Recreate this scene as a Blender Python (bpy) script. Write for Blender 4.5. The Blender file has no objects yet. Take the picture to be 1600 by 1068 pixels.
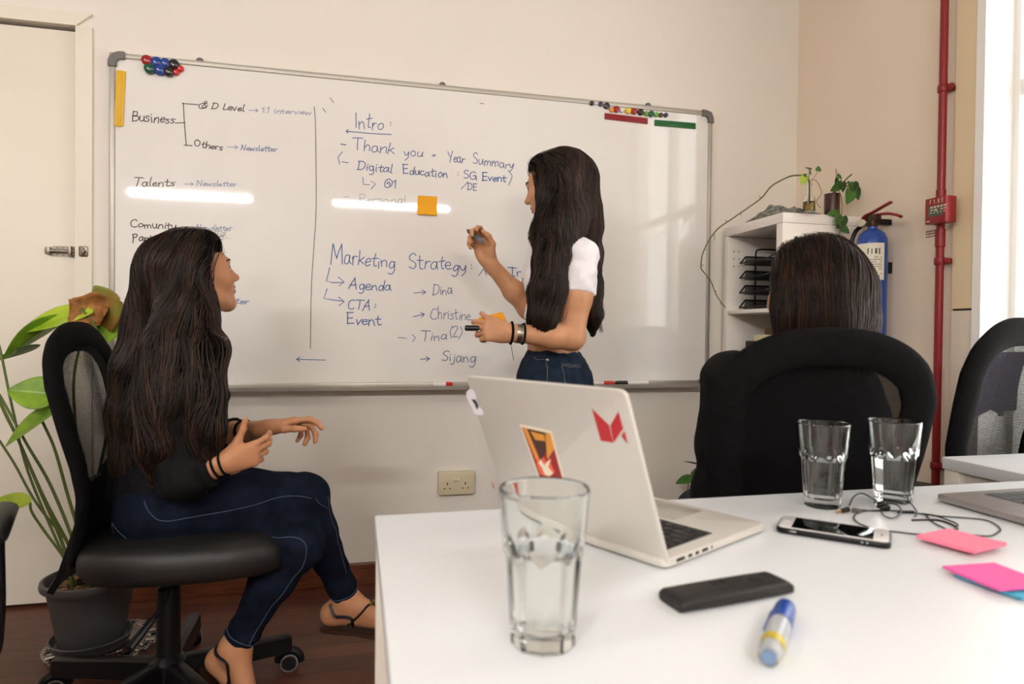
import bpy, bmesh, math, random
import numpy as np
from math import sin, cos, pi, radians, sqrt, atan2, tan
from mathutils import Vector, Matrix, Euler

SC = bpy.context.scene
COL = SC.collection

# ------------------------------------------------------------------ camera
FPX, YAW, PITCH, ROLL = 1014.2855, .2344, -.0132, .0106
CAMP = np.array([.8637, -2.5811, .9786])
_fw = np.array([sin(YAW)*cos(PITCH), cos(YAW)*cos(PITCH), sin(PITCH)])
_r0 = np.array([cos(YAW), -sin(YAW), 0.]); _u0 = np.cross(_r0, _fw)
_rr = cos(ROLL)*_r0 + sin(ROLL)*_u0; _uu = -sin(ROLL)*_r0 + cos(ROLL)*_u0
cam_d = bpy.data.cameras.new('camera'); cam = bpy.data.objects.new('camera', cam_d); COL.objects.link(cam)
cam_d.sensor_width = 36; cam_d.lens = FPX/1600*36
cam.matrix_world = Matrix(((_rr[0], _uu[0], -_fw[0], CAMP[0]), (_rr[1], _uu[1], -_fw[1], CAMP[1]), (_rr[2], _uu[2], -_fw[2], CAMP[2]), (0, 0, 0, 1)))
cam_d.dof.use_dof = True; cam_d.dof.focus_distance = 2.3; cam_d.dof.aperture_fstop = 4.5
cam_d.clip_start = .02
SC.camera = cam

# ------------------------------------------------------------------ sky, exposure, room lamps
W = bpy.data.worlds.new('sky'); SC.world = W; W.use_nodes = True
W.node_tree.nodes['Background'].inputs[0].default_value = (1, .98, .95, 1)
W.node_tree.nodes['Background'].inputs[1].default_value = 4.5
SC.view_settings.view_transform = 'Standard'; SC.view_settings.look = 'None'
SC.view_settings.exposure = 0.04; SC.view_settings.gamma = 1; SC.view_settings.use_curve_mapping = False
TUBE_L, TUBE_R, PANEL_POWER = 305.0, 165.0, 20.0
LAMP_COL = (1.0, .972, .945)

# ------------------------------------------------------------------ coordinates: where a sight line meets a real plane
def D(x, y): return _fw + _rr*((x-800)/FPX) - _uu*((y-534)/FPX)
def P(x, y, d): return CAMP + D(x, y)*d
def PZ(x, y, z): v = D(x, y); return CAMP + v*((z-CAMP[2])/v[2])
def PY(x, y, Y): v = D(x, y); return CAMP + v*((Y-CAMP[1])/v[1])
def PX(x, y, X): v = D(x, y); return CAMP + v*((X-CAMP[0])/v[0])

# ------------------------------------------------------------------ materials
def lin(c):
    if isinstance(c, str): c = [int(c[i:i+2], 16)/255 for i in (0, 2, 4)]
    return tuple((v/12.92 if v <= .04045 else ((v+.055)/1.055)**2.4) for v in c)
MATS = {}
def mat(name, col, rough=.5, metal=0., spec=.5, bump=0., bscale=200., vary=0., vscale=6., coat=0., trans=0., ior=1.45, emit=None, estr=0., sss=0., sheen=0., aniso=0., stretch=None, col2=None):
    if name in MATS: return MATS[name]
    m = bpy.data.materials.new(name); m.use_nodes = True; nt = m.node_tree; b = nt.nodes['Principled BSDF']
    c = lin(col); b.inputs['Base Color'].default_value = (*c, 1); b.inputs['Roughness'].default_value = rough
    b.inputs['Metallic'].default_value = metal; b.inputs['Specular IOR Level'].default_value = spec
    b.inputs['Coat Weight'].default_value = coat; b.inputs['Transmission Weight'].default_value = trans; b.inputs['IOR'].default_value = ior
    if sss: b.inputs['Subsurface Weight'].default_value = sss; b.inputs['Subsurface Radius'].default_value = (.012, .005, .003); b.inputs['Subsurface Scale'].default_value = 1.0
    if sheen: b.inputs['Sheen Weight'].default_value = sheen
    if aniso: b.inputs['Anisotropic'].default_value = aniso
    if emit: b.inputs['Emission Color'].default_value = (*emit, 1); b.inputs['Emission Strength'].default_value = estr
    if bump or vary or col2:
        tc = nt.nodes.new('ShaderNodeTexCoord'); src = tc.outputs['Object']
        if stretch:
            mp = nt.nodes.new('ShaderNodeMapping'); mp.inputs['Scale'].default_value = stretch; nt.links.new(src, mp.inputs[0]); src = mp.outputs[0]
    if bump:
        n = nt.nodes.new('ShaderNodeTexNoise'); n.inputs['Scale'].default_value = bscale; n.inputs['Detail'].default_value = 3; nt.links.new(src, n.inputs['Vector'])
        bp = nt.nodes.new('ShaderNodeBump'); bp.inputs['Strength'].default_value = bump; bp.inputs['Distance'].default_value = .002
        nt.links.new(n.outputs['Fac'], bp.inputs['Height']); nt.links.new(bp.outputs[0], b.inputs['Normal'])
    if vary or col2:
        n = nt.nodes.new('ShaderNodeTexNoise'); n.inputs['Scale'].default_value = vscale; n.inputs['Detail'].default_value = 4; nt.links.new(src, n.inputs['Vector'])
        mx = nt.nodes.new('ShaderNodeMix'); mx.data_type = 'RGBA'
        k2 = lin(col2) if col2 else tuple(min(1, v*(1+vary)) for v in c); k1 = c if col2 else tuple(v*(1-vary) for v in c)
        mx.inputs[6].default_value = (*k1, 1); mx.inputs[7].default_value = (*k2, 1)
        mr = nt.nodes.new('ShaderNodeMapRange'); mr.inputs[1].default_value = .35; mr.inputs[2].default_value = .65
        nt.links.new(n.outputs['Fac'], mr.inputs[0]); nt.links.new(mr.outputs[0], mx.inputs[0]); nt.links.new(mx.outputs[2], b.inputs['Base Color'])
    MATS[name] = m; return m
def glass_mat(name, col=(1, 1, 1), rough=0., ior=1.45):
    if name in MATS: return MATS[name]
    m = bpy.data.materials.new(name); m.use_nodes = True; nt = m.node_tree; nt.nodes.clear()
    o = nt.nodes.new('ShaderNodeOutputMaterial'); g = nt.nodes.new('ShaderNodeBsdfGlass')
    g.inputs[0].default_value = (*col, 1); g.inputs['Roughness'].default_value = rough; g.inputs['IOR'].default_value = ior
    nt.links.new(g.outputs[0], o.inputs[0]); MATS[name] = m; return m

# ------------------------------------------------------------------ mesh building
def rotm(rx=0, ry=0, rz=0): return Euler((rx, ry, rz)).to_matrix().to_4x4()
def T(x, y, z): return Matrix.Translation((x, y, z))
def frame(o, x=None, z=None):
    """matrix with origin o, local x along x, local z near z"""
    x = Vector(x).normalized(); z = Vector(z); y = z.cross(x).normalized(); z = x.cross(y)
    return Matrix(((x[0], y[0], z[0], o[0]), (x[1], y[1], z[1], o[1]), (x[2], y[2], z[2], o[2]), (0, 0, 0, 1)))
def unit(v): v = np.asarray(v, float); return v/(np.linalg.norm(v)+1e-12)
def spline(pts, n):
    """Catmull-Rom through pts, n samples"""
    p = np.asarray(pts, float)
    if len(p) == 2: return np.array([p[0]+(p[1]-p[0])*t for t in np.linspace(0, 1, n)])
    q = np.vstack([2*p[0]-p[1], p, 2*p[-1]-p[-2]]); out = []
    for s in np.linspace(0, len(p)-1-1e-9, n):
        i = int(s); t = s-i; a, b, c, d = q[i:i+4]
        out.append(.5*((2*b)+(c-a)*t+(2*a-5*b+4*c-d)*t*t+(3*b-a-3*c+d)*t**3))
    return np.array(out)
class MB:
    def __init__(s): s.v = []; s.f = []; s.m = []
    def add(s, vs, fs, M=None, mi=0):
        o = len(s.v)
        s.v += [tuple((M @ Vector(v)) if M is not None else v) for v in vs]
        s.f += [tuple(i+o for i in f) for f in fs]; s.m += [mi]*len(fs); return s
    def box(s, a, b, M=None, mi=0, bev=0., seg=2):
        a = Vector(a); b = Vector(b)
        if not bev:
            v = [(x, y, z) for x in (a[0], b[0]) for y in (a[1], b[1]) for z in (a[2], b[2])]
            return s.add(v, [(0, 1, 3, 2), (4, 6, 7, 5), (0, 4, 5, 1), (2, 3, 7, 6), (0, 2, 6, 4), (1, 5, 7, 3)], M, mi)
        bm = bmesh.new(); bmesh.ops.create_cube(bm, size=1)
        for v in bm.verts: v.co = Vector([(a[i]+b[i])/2+v.co[i]*(b[i]-a[i]) for i in range(3)])
        bmesh.ops.bevel(bm, geom=bm.edges[:], offset=bev, segments=seg, profile=.5, affect='EDGES')
        return s.bm(bm, M, mi)
    def bm(s, bm, M=None, mi=0):
        bm.verts.index_update(); s.add([v.co[:] for v in bm.verts], [[v.index for v in f.verts] for f in bm.faces], M, mi); bm.free(); return s
    def tube(s, path, rad, n=8, M=None, mi=0, caps=True, flat=1., up=None):
        p = np.asarray(path, float); k = len(p); rad = [rad]*k if np.isscalar(rad) else rad
        t = np.gradient(p, axis=0); t /= np.linalg.norm(t, axis=1)[:, None]+1e-12
        a = np.array(up if up is not None else ((0, 0, 1) if abs(t[0][2]) < .9 else (1, 0, 0)), float)
        vs = []
        for i in range(k):
            a = a - t[i]*(a@t[i]); a /= np.linalg.norm(a)+1e-12; b = np.cross(t[i], a)
            for j in range(n): w = 2*pi*j/n; vs.append(tuple(p[i]+rad[i]*(cos(w)*a*flat+sin(w)*b)))
        fs = [(i*n+j, i*n+(j+1) % n, (i+1)*n+(j+1) % n, (i+1)*n+j) for i in range(k-1) for j in range(n)]
        if caps: fs += [tuple(range(n-1, -1, -1)), tuple((k-1)*n+j for j in range(n))]
        return s.add(vs, fs, M, mi)
    def lathe(s, prof, n=32, M=None, mi=0, closed=False):
        """prof: (radius, z) from bottom to top"""
        vs = []; fs = []; k = len(prof)
        for r, z in prof: vs += [(r*cos(2*pi*j/n), r*sin(2*pi*j/n), z) for j in range(n)]
        for i in range(k if closed else k-1):
            i2 = (i+1) % k
            fs += [(i*n+j, i*n+(j+1) % n, i2*n+(j+1) % n, i2*n+j) for j in range(n)]
        if not closed: fs += [tuple(range(n-1, -1, -1)), tuple((k-1)*n+j for j in range(n))]
        return s.add(vs, fs, M, mi)
    def ell(s, c, r, M=None, mi=0, nu=16, nv=10):
        vs = [(c[0], c[1], c[2]-r[2])]; fs = []
        for i in range(1, nv):
            ph = -pi/2+pi*i/nv
            vs += [(c[0]+r[0]*cos(ph)*cos(2*pi*j/nu), c[1]+r[1]*cos(ph)*sin(2*pi*j/nu), c[2]+r[2]*sin(ph)) for j in range(nu)]
        vs.append((c[0], c[1], c[2]+r[2])); L = len(vs)-1
        fs += [(0, 1+(j+1) % nu, 1+j) for j in range(nu)]
        for i in range(nv-2): fs += [(1+i*nu+j, 1+i*nu+(j+1) % nu, 1+(i+1)*nu+(j+1) % nu, 1+(i+1)*nu+j) for j in range(nu)]
        fs += [(L, 1+(nv-2)*nu+j, 1+(nv-2)*nu+(j+1) % nu) for j in range(nu)]
        return s.add(vs, fs, M, mi)
    def prism(s, poly, z0, z1, M=None, mi=0):
        n = len(poly); v = [(x, y, z0) for x, y in poly]+[(x, y, z1) for x, y in poly]
        a = sum(poly[i][0]*poly[(i+1) % n][1]-poly[(i+1) % n][0]*poly[i][1] for i in range(n))
        f = [(i, (i+1) % n, n+(i+1) % n, n+i) for i in range(n)]+[tuple(range(n-1, -1, -1)), tuple(range(n, 2*n))]
        if a < 0: f = [t[::-1] for t in f]
        return s.add(v, f, M, mi)
    def grid(s, pts, M=None, mi=0, thick=0.):
        """pts: [i][j] 3-vectors; thick > 0 gives the sheet a thickness along its normals"""
        p = np.asarray(pts, float); a, b = p.shape[:2]
        fs = [(i*b+j, i*b+j+1, (i+1)*b+j+1, (i+1)*b+j) for i in range(a-1) for j in range(b-1)]
        if not thick: return s.add([tuple(q) for q in p.reshape(-1, 3)], fs, M, mi)
        n = np.cross(np.gradient(p, axis=1), np.gradient(p, axis=0)); n /= np.linalg.norm(n, axis=2)[..., None]+1e-12
        q = p-n*thick; N = a*b
        fs2 = [tuple(N+k for k in f[::-1]) for f in fs]
        rim = [i*b for i in range(a)]+[(a-1)*b+j for j in range(1, b)]+[i*b+b-1 for i in range(a-2, -1, -1)]+[j for j in range(b-2, 0, -1)]
        fs3 = [(rim[k], rim[(k+1) % len(rim)], N+rim[(k+1) % len(rim)], N+rim[k]) for k in range(len(rim))]
        return s.add([tuple(x) for x in np.vstack([p.reshape(-1, 3), q.reshape(-1, 3)])], fs+fs2+fs3, M, mi)
    def build(s, name, m, parent=None, smooth=True, origin=None, angle=.6):
        me = bpy.data.meshes.new(name)
        vs = s.v if origin is None else [(v[0]-origin[0], v[1]-origin[1], v[2]-origin[2]) for v in s.v]
        me.from_pydata(vs, [], s.f)
        for x in (m if isinstance(m, (list, tuple)) else [m]): me.materials.append(x)
        me.polygons.foreach_set('material_index', s.m)
        me.polygons.foreach_set('use_smooth', [bool(smooth)]*len(s.f))
        me.update()
        if smooth and angle: 
            try: me.set_sharp_from_angle(angle=angle)
            except Exception: pass
        o = bpy.data.objects.new(name, me); COL.objects.link(o)
        if parent is not None: o.parent = parent
        return o
def tag(o, label=None, cat=None, group=None, kind=None):
    if label: o['label'] = label
    if cat: o['category'] = cat
    if group: o['group'] = group
    if kind: o['kind'] = kind
    return o
def thing(name, label, cat, loc=(0, 0, 0), rz=0., group=None, M=None):
    o = bpy.data.objects.new(name, None); COL.objects.link(o); o.empty_display_size = .05
    if M is not None: o.matrix_world = M
    else: o.location = loc; o.rotation_euler = (0, 0, rz)
    return tag(o, label, cat, group)
def one(mb, name, m, label, cat, M=None, smooth=True, group=None, loc=None, angle=.6):
    """a thing that is a single mesh; loc: its origin in the world when the mesh was laid out in world coordinates"""
    o = mb.build(name, m, None, smooth, origin=loc, angle=angle)
    if M is not None: o.matrix_world = M
    elif loc is not None: o.location = loc
    return tag(o, label, cat, group)
def struct(mb, name, m, smooth=False): return tag(mb.build(name, m, None, smooth), kind='structure')
def copy_tree(o, parent=None):
    c = o.copy(); COL.objects.link(c)
    if parent is not None: c.parent = parent; c.matrix_parent_inverse = o.matrix_parent_inverse.copy()
    for ch in list(o.children): copy_tree(ch, c)
    return c

black_plastic = mat('black_plastic', '0f0e11', .36, spec=.35, bump=.04)
black_fabric = mat('black_fabric', '0f0e0f', .9, spec=.12, bump=.3, bscale=900, vary=.25, vscale=60)
black_leather = mat('black_leather', '1b1918', .48, bump=.25, bscale=260)
white_lam = mat('white_laminate', 'e6e9eb', .32, spec=.45)
white_paint = mat('white_paint', 'e9e3d8', .5, bump=.08, bscale=60)
chrome = mat('steel', 'b9b6b0', .28, metal=1.)
alu = mat('brushed_aluminium', 'b9b4aa', .48, metal=.7)
grey_plastic = mat('grey_plastic', '6d6a66', .5)
red_paint = mat('red_gloss_paint', '8c1d22', .35)
# ================================================================== the room
XR = 2.80; XL = -3.6; YB = -6.6; ZC = 2.85
plaster = mat('cream_plaster', 'ede7dd', .82, spec=.2, bump=.25, bscale=14, vary=.012, vscale=3)
wall_r = mat('warm_plaster', 'f0dfca', .8, spec=.2, bump=.25, bscale=16, vary=.012, vscale=3)
ceil_m = mat('ceiling_white', 'ece7df', .9, spec=.1)
# floor: dark red-brown boards running along the wall
fm = bpy.data.materials.new('floor_boards'); fm.use_nodes = True; nt = fm.node_tree; b = nt.nodes['Principled BSDF']
tc = nt.nodes.new('ShaderNodeTexCoord'); br = nt.nodes.new('ShaderNodeTexBrick'); nt.links.new(tc.outputs['Object'], br.inputs['Vector'])
br.inputs['Scale'].default_value = 1; br.inputs['Brick Width'].default_value = 2.6; br.inputs['Row Height'].default_value = .082; br.inputs['Mortar Size'].default_value = .0016
br.inputs['Color1'].default_value = (*lin('6e4230'), 1); br.inputs['Color2'].default_value = (*lin('5a3226'), 1); br.inputs['Mortar'].default_value = (*lin('24130d'), 1); br.offset = .37
mp = nt.nodes.new('ShaderNodeMapping'); mp.inputs['Scale'].default_value = (3, 40, 3); nt.links.new(tc.outputs['Object'], mp.inputs[0])
nz = nt.nodes.new('ShaderNodeTexNoise'); nz.inputs['Scale'].default_value = 2.2; nz.inputs['Detail'].default_value = 6; nt.links.new(mp.outputs[0], nz.inputs['Vector'])
mx = nt.nodes.new('ShaderNodeMix'); mx.data_type = 'RGBA'; mx.blend_type = 'MULTIPLY'; mx.inputs[0].default_value = .55
rp = nt.nodes.new('ShaderNodeValToRGB'); rp.color_ramp.elements[0].position = .3; rp.color_ramp.elements[0].color = (.45, .4, .38, 1); rp.color_ramp.elements[1].position = .7; rp.color_ramp.elements[1].color = (1.2, 1.1, 1.05, 1)
nt.links.new(nz.outputs['Fac'], rp.inputs[0]); nt.links.new(br.outputs['Color'], mx.inputs[6]); nt.links.new(rp.outputs[0], mx.inputs[7]); nt.links.new(mx.outputs[2], b.inputs['Base Color'])
b.inputs['Roughness'].default_value = .42
bp = nt.nodes.new('ShaderNodeBump'); bp.inputs['Strength'].default_value = .3; bp.inputs['Distance'].default_value = .002; nt.links.new(br.outputs['Fac'], bp.inputs['Height']); bp.invert = True; nt.links.new(bp.outputs[0], b.inputs['Normal'])
struct(MB().box((XL-.1, YB-.1, -.06), (XR+.6, .2, 0)), 'floor', fm)
struct(MB().box((XL-.1, YB-.1, ZC), (XR+.3, .2, ZC+.06)), 'ceiling', ceil_m)
struct(MB().box((XL-.1, YB-.1, 0), (XL, 0, ZC)), 'wall_left', plaster)
struct(MB().box((XL-.1, YB-.1, 0), (XR+.3, YB, ZC)), 'wall_front', plaster)
# back wall with the doorway cut out
DX0, DX1, DZ = -.96, -.0985, 2.035
w = MB(); w.box((XL-.1, 0, 0), (DX0, .12, ZC)); w.box((DX1, 0, 0), (XR+.3, .12, ZC)); w.box((DX0, 0, DZ), (DX1, .12, ZC)); w.box((DX0, .10, 0), (DX1, .12, DZ), mi=1)
struct(w, 'wall_back', [plaster, mat('dark_gap', '1d1610', .9)])
# right wall with two tall window openings
WY0, WY1, WZ0, WZ1 = -.893, -2.05, .55, 2.62
w = MB(); w.box((XR, WY0, 0), (XR+.22, .0, ZC)); w.box((XR, YB, 0), (XR+.22, -4.9, ZC)); w.box((XR, -3.6, 0), (XR+.22, WY1, ZC))
for y0, y1 in ((WY1, WY0), (-4.9, -3.6)): w.box((XR, y0, 0), (XR+.22, y1, WZ0)); w.box((XR, y0, WZ1), (XR+.22, y1, ZC))
struct(w, 'wall_right', wall_r)
winw = mat('window_white', 'f6f4ef', .4)
for i, (y0, y1) in enumerate(((WY1, WY0), (-4.9, -3.6))):
    f = MB(); x0, x1 = XR+.10, XR+.15
    for a, c in ((y0, y0+.05), (y1-.05, y1), ((y0+y1)/2-.03, (y0+y1)/2+.03)): f.box((x0, a, WZ0), (x1, c, WZ1))
    for a, c in ((WZ0, WZ0+.05), (WZ1-.05, WZ1), (1.75, 1.80)): f.box((x0+.005, y0, a), (x1-.005, y1, c))
    wf = struct(f, 'window_%d' % (i+1), winw)
    MB().box((x0+.022, y0+.03, WZ0+.03), (x0+.028, y1-.03, WZ1-.03)).build('pane', glass_mat('window_glass', ior=1.02), wf, False)
# trim beside the window: upper board, lower board with a dark joint
t = MB(); ya = PX(1490, 300, XR-.012)[1]; zj = PX(1505, 483.5, XR-.012)[2]
t.box((XR-.012, WY0, zj+.004), (XR, ya, ZC)); t.box((XR-.012, WY0, .09), (XR, ya, zj-.003), mi=1)
t.box((XR-.006, WY0, zj-.003), (XR, ya, zj+.004), mi=2); t.box((XR-.016, WY0-.03, WZ0), (XR+.10, WY0+.0, WZ1), mi=3)
struct(t, 'trim_1', [mat('trim_tan', 'e6d1ac', .6), mat('trim_pale', 'e3d7c4', .6), mat('joint_dark', '3a2c22', .8), winw])
# baseboards
wood = mat('red_brown_wood', '6b3a22', .4, vary=.3, vscale=5, stretch=(2, 20, 30))
struct(MB().box((DX1+.06, -.018, 0), (XR, 0, .083), bev=.004), 'baseboard_back', wood)
struct(MB().box((XR-.018, YB, 0), (XR, -.018, .083), bev=.004), 'baseboard_right', wood)
# door on the left with its casing, bolt and knob
door_m = mat('door_paint', 'ebe3d3', .45, bump=.12, bscale=30, vary=.01)
d = struct(MB().box((DX0+.004, .012, .012), (DX1-.006, .052, DZ-.012), bev=.003), 'door_1', door_m, True)
c = MB(); cw, cp = .052, .012
c.box((DX1, -cp, 0), (DX1+cw, 0, DZ+.0)); c.box((DX0-cw, -cp, 0), (DX0, 0, DZ)); 
c.prism([(DX1, DZ), (DX1+cw, DZ+.045), (DX0-cw, DZ+.045), (DX0, DZ)], 0, cp, Matrix(((1, 0, 0, 0), (0, 0, -1, 0), (0, 1, 0, 0), (0, 0, 0, 1))))
c.build('door_casing', door_m, d, False)
k = MB(); kp = PY(100, 494, -.04)
k.lathe([(.027, 0), (.027, .006), (.011, .01), (.011, .03), (.024, .04), (.027, .052), (.02, .062), (.004, .065)], 20, T(kp[0], .012, kp[2]) @ rotm(pi/2))
k.build('door_knob', chrome, d)
bz = PY(98, 392, 0)[2]; bx0, bx1 = PY(72, 390, 0)[0], PY(117, 390, 0)[0]
brz = mat('aged_nickel', '8d857a', .38, metal=.9, vary=.2, vscale=80)
k = MB(); k.prism([(bx0, bz), (bx0+.018, bz+.018), (bx1+.012, bz+.018), (bx1+.012, bz-.018), (bx0+.018, bz-.018)], 0, .003, Matrix(((1, 0, 0, 0), (0, 0, -1, .012), (0, 1, 0, 0), (0, 0, 0, 1))))
k.box((bx1-.02, -.012, bz-.017), (bx1-.008, .01, bz+.017), bev=.002); k.box((bx1-.09, -.008, bz-.012), (bx1-.075, .01, bz+.012), bev=.002)
k.tube([(bx0+.012, 0, bz), (bx1+.01, 0, bz)], .0065, 10)
k.tube([(bx0+.09, 0, bz), (bx0+.09, -.012, bz-.006), (bx0+.09, -.016, bz-.014)], .0045, 8)
for q in (.03, .05, .075, .10): k.lathe([(.003, 0), (.002, .0015)], 8, T(bx0+q, .0085, bz+.0125) @ rotm(pi/2)); k.lathe([(.003, 0), (.002, .0015)], 8, T(bx0+q, .0085, bz-.0125) @ rotm(pi/2))
k.build('barrel_bolt', brz, d)
k = MB(); k.box((bx1+.018, -cp-.004, bz-.018), (bx1+.046, -cp, bz+.018), bev=.004); k.tube([(bx1+.03, -.017, bz+.012), (bx1+.04, -.022, bz), (bx1+.03, -.017, bz-.012)], .004, 8); k.build('bolt_keeper', brz, d)
# lamps that light the room: two hanging tubes behind the viewpoint, plus one added fill panel
def hanging_tube(x0, x1, y, z, label, power):
    tube_em = mat('tube_glow_%d' % power, 'ffffff', .4, emit=LAMP_COL, estr=power)
    t = thing('pendant_light', label, 'lamp', ((x0+x1)/2, y, z), group='hanging tube lights')
    h = (x1-x0)/2
    MB().box((-h-.03, -.055, .03), (h+.03, .055, .07), bev=.006).build('housing', white_paint, t)
    MB().box((-h, -.03, .003), (h, .03, .03), bev=.006).build('diffuser', tube_em, t)
    for s in (-1, 1): MB().tube([(s*h*.7, 0, .06), (s*h*.7, 0, ZC-z)], .004, 6).build('cord', chrome, t)
def mirror_x(px, py, yl): v = D(px, py); s = (-CAMP[1]-yl)/v[1]; q = CAMP+v*s; return q
ly = -4.4
a0, a1 = mirror_x(205, 306, ly), mirror_x(392, 312, ly); b0, b1 = mirror_x(522, 322, ly), mirror_x(700, 328, ly)
hanging_tube(a0[0], a1[0], ly, (a0[2]+a1[2])/2, 'hanging tube light over the left half of the room', TUBE_L)
hanging_tube(b0[0], b1[0], ly, (b0[2]+b1[2])/2, 'hanging tube light over the table, right of the other tube', TUBE_R)
def fill_panel(x, y, z, sx, sy, power, aim, label):
    t = thing('added_fill_lamp', label, 'lamp', (x, y, z))
    v = Vector(aim)-Vector((x, y, z)); M = v.to_track_quat('-Z', 'Y').to_matrix().to_4x4()
    MB().box((-sx/2-.02, -sy/2-.02, 0), (sx/2+.02, sy/2+.02, .05), M, bev=.008).build('housing', white_paint, t)
    MB().box((-sx/2, -sy/2, -.004), (sx/2, sy/2, 0), M).build('diffuser', mat('diffuser', 'ffffff', .6), t)
    MB().tube([(0, 0, .02), (0, 0, ZC-z)], .012, 8).build('stem', white_paint, t)
    L = bpy.data.lights.new('fill_light', 'AREA'); L.shape = 'RECTANGLE'; L.size = sx; L.size_y = sy; L.energy = power; L.color = LAMP_COL
    lo = bpy.data.objects.new('fill_light', L); COL.objects.link(lo); lo.parent = t; lo.matrix_local = T(*(v.normalized()*.012)) @ M
fill_panel(-1.25, -2.65, 2.74, .5, .5, PANEL_POWER, (1.2, -.1, .5), 'added square fill lamp, out of view left of the table')  # unseen panel, added as fill to brighten the left of the table
# ================================================================== whiteboard
YS = -.020                                   # writing surface
bx_l = PY(171, 90, YS)[0]; bx_r = PY(1112.5, 200, YS)[0]; bz_t = (PY(300, 95, YS)[2]+PY(900, 156, YS)[2])/2+.004; bz_b = (PY(339, 606, YS)[2]+PY(1000, 602, YS)[2])/2
board_m = mat('whiteboard_enamel', 'ece9e4', .04, spec=.55, vary=.008, vscale=9)
wb = thing('whiteboard', 'large wall-mounted whiteboard covered in handwritten meeting notes', 'whiteboard', ((bx_l+bx_r)/2, 0, bz_b))
ORG = np.array([(bx_l+bx_r)/2, 0, bz_b])
MB().box((bx_l+.008, YS, bz_b+.008), (bx_r-.008, -.003, bz_t-.008)).build('panel', board_m, wb, False, ORG)
fr = MB(); fw_ = .019
for a, c in (((bx_l, YS-.006, bz_b), (bx_l+fw_, -.002, bz_t)), ((bx_r-fw_, YS-.006, bz_b), (bx_r, -.002, bz_t)), ((bx_l+fw_, YS-.006, bz_t-fw_), (bx_r-fw_, -.002, bz_t)), ((bx_l+fw_, YS-.006, bz_b), (bx_r-fw_, -.002, bz_b+fw_))): fr.box(a, c, bev=.004)
fr.build('frame', alu, wb, True, ORG)
def corner_cap(x, z, sx, sz):
    m = MB(); o = .003; n = 8; R_, r_, L = .042, .020, .038
    ox, oz = x-sx*o+sx*R_, z-sz*o+sz*R_
    out = [(x-sx*o, z+sz*(L+.012))]+[(ox-sx*R_*cos(t), oz-sz*R_*sin(t)) for t in np.linspace(0, pi/2, n)]+[(x+sx*(L+.012), z-sz*o)]
    ri = R_-.026
    inn = [(x+sx*(L+.012), z-sz*o+sz*.026)]+[(ox-sx*ri*cos(t), oz-sz*ri*sin(t)) for t in np.linspace(pi/2, 0, n)]+[(x-sx*o+sx*.026, z+sz*(L+.012))]
    m.prism(out+inn, .002, .031, Matrix(((1, 0, 0, 0), (0, 0, -1, 0), (0, 1, 0, 0), (0, 0, 0, 1))))
    m.build('corner_cap', grey_plastic, wb, True, ORG)
corner_cap(bx_l, bz_t, 1, -1); corner_cap(bx_r, bz_t, -1, -1); corner_cap(bx_r, bz_b, -1, 1); corner_cap(bx_l, bz_b, 1, 1)
for x in (313, 691, 1012):
    q = PY(x, 125, 0)[0]; MB().lathe([(.013, 0), (.013, .008), (.009, .012)], 14, T(q, -.002, bz_t+.004) @ rotm(pi/2)).build('mount_clip', grey_plastic, wb, True, ORG)
tr = MB(); tx0, tx1 = bx_l+.05, bx_r-.012; TZ = bz_b+.002
prof = [(-.004, TZ-.006), (-.004, TZ+.004), (-.072, TZ-.002), (-.078, TZ+.006), (-.081, TZ+.005), (-.079, TZ-.009), (-.04, TZ-.008)]
tr.prism(prof, tx0, tx1, Matrix(((0, 0, 1, 0), (1, 0, 0, 0), (0, 1, 0, 0), (0, 0, 0, 1))))
tr.build('pen_tray', alu, wb, False, ORG)

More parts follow.
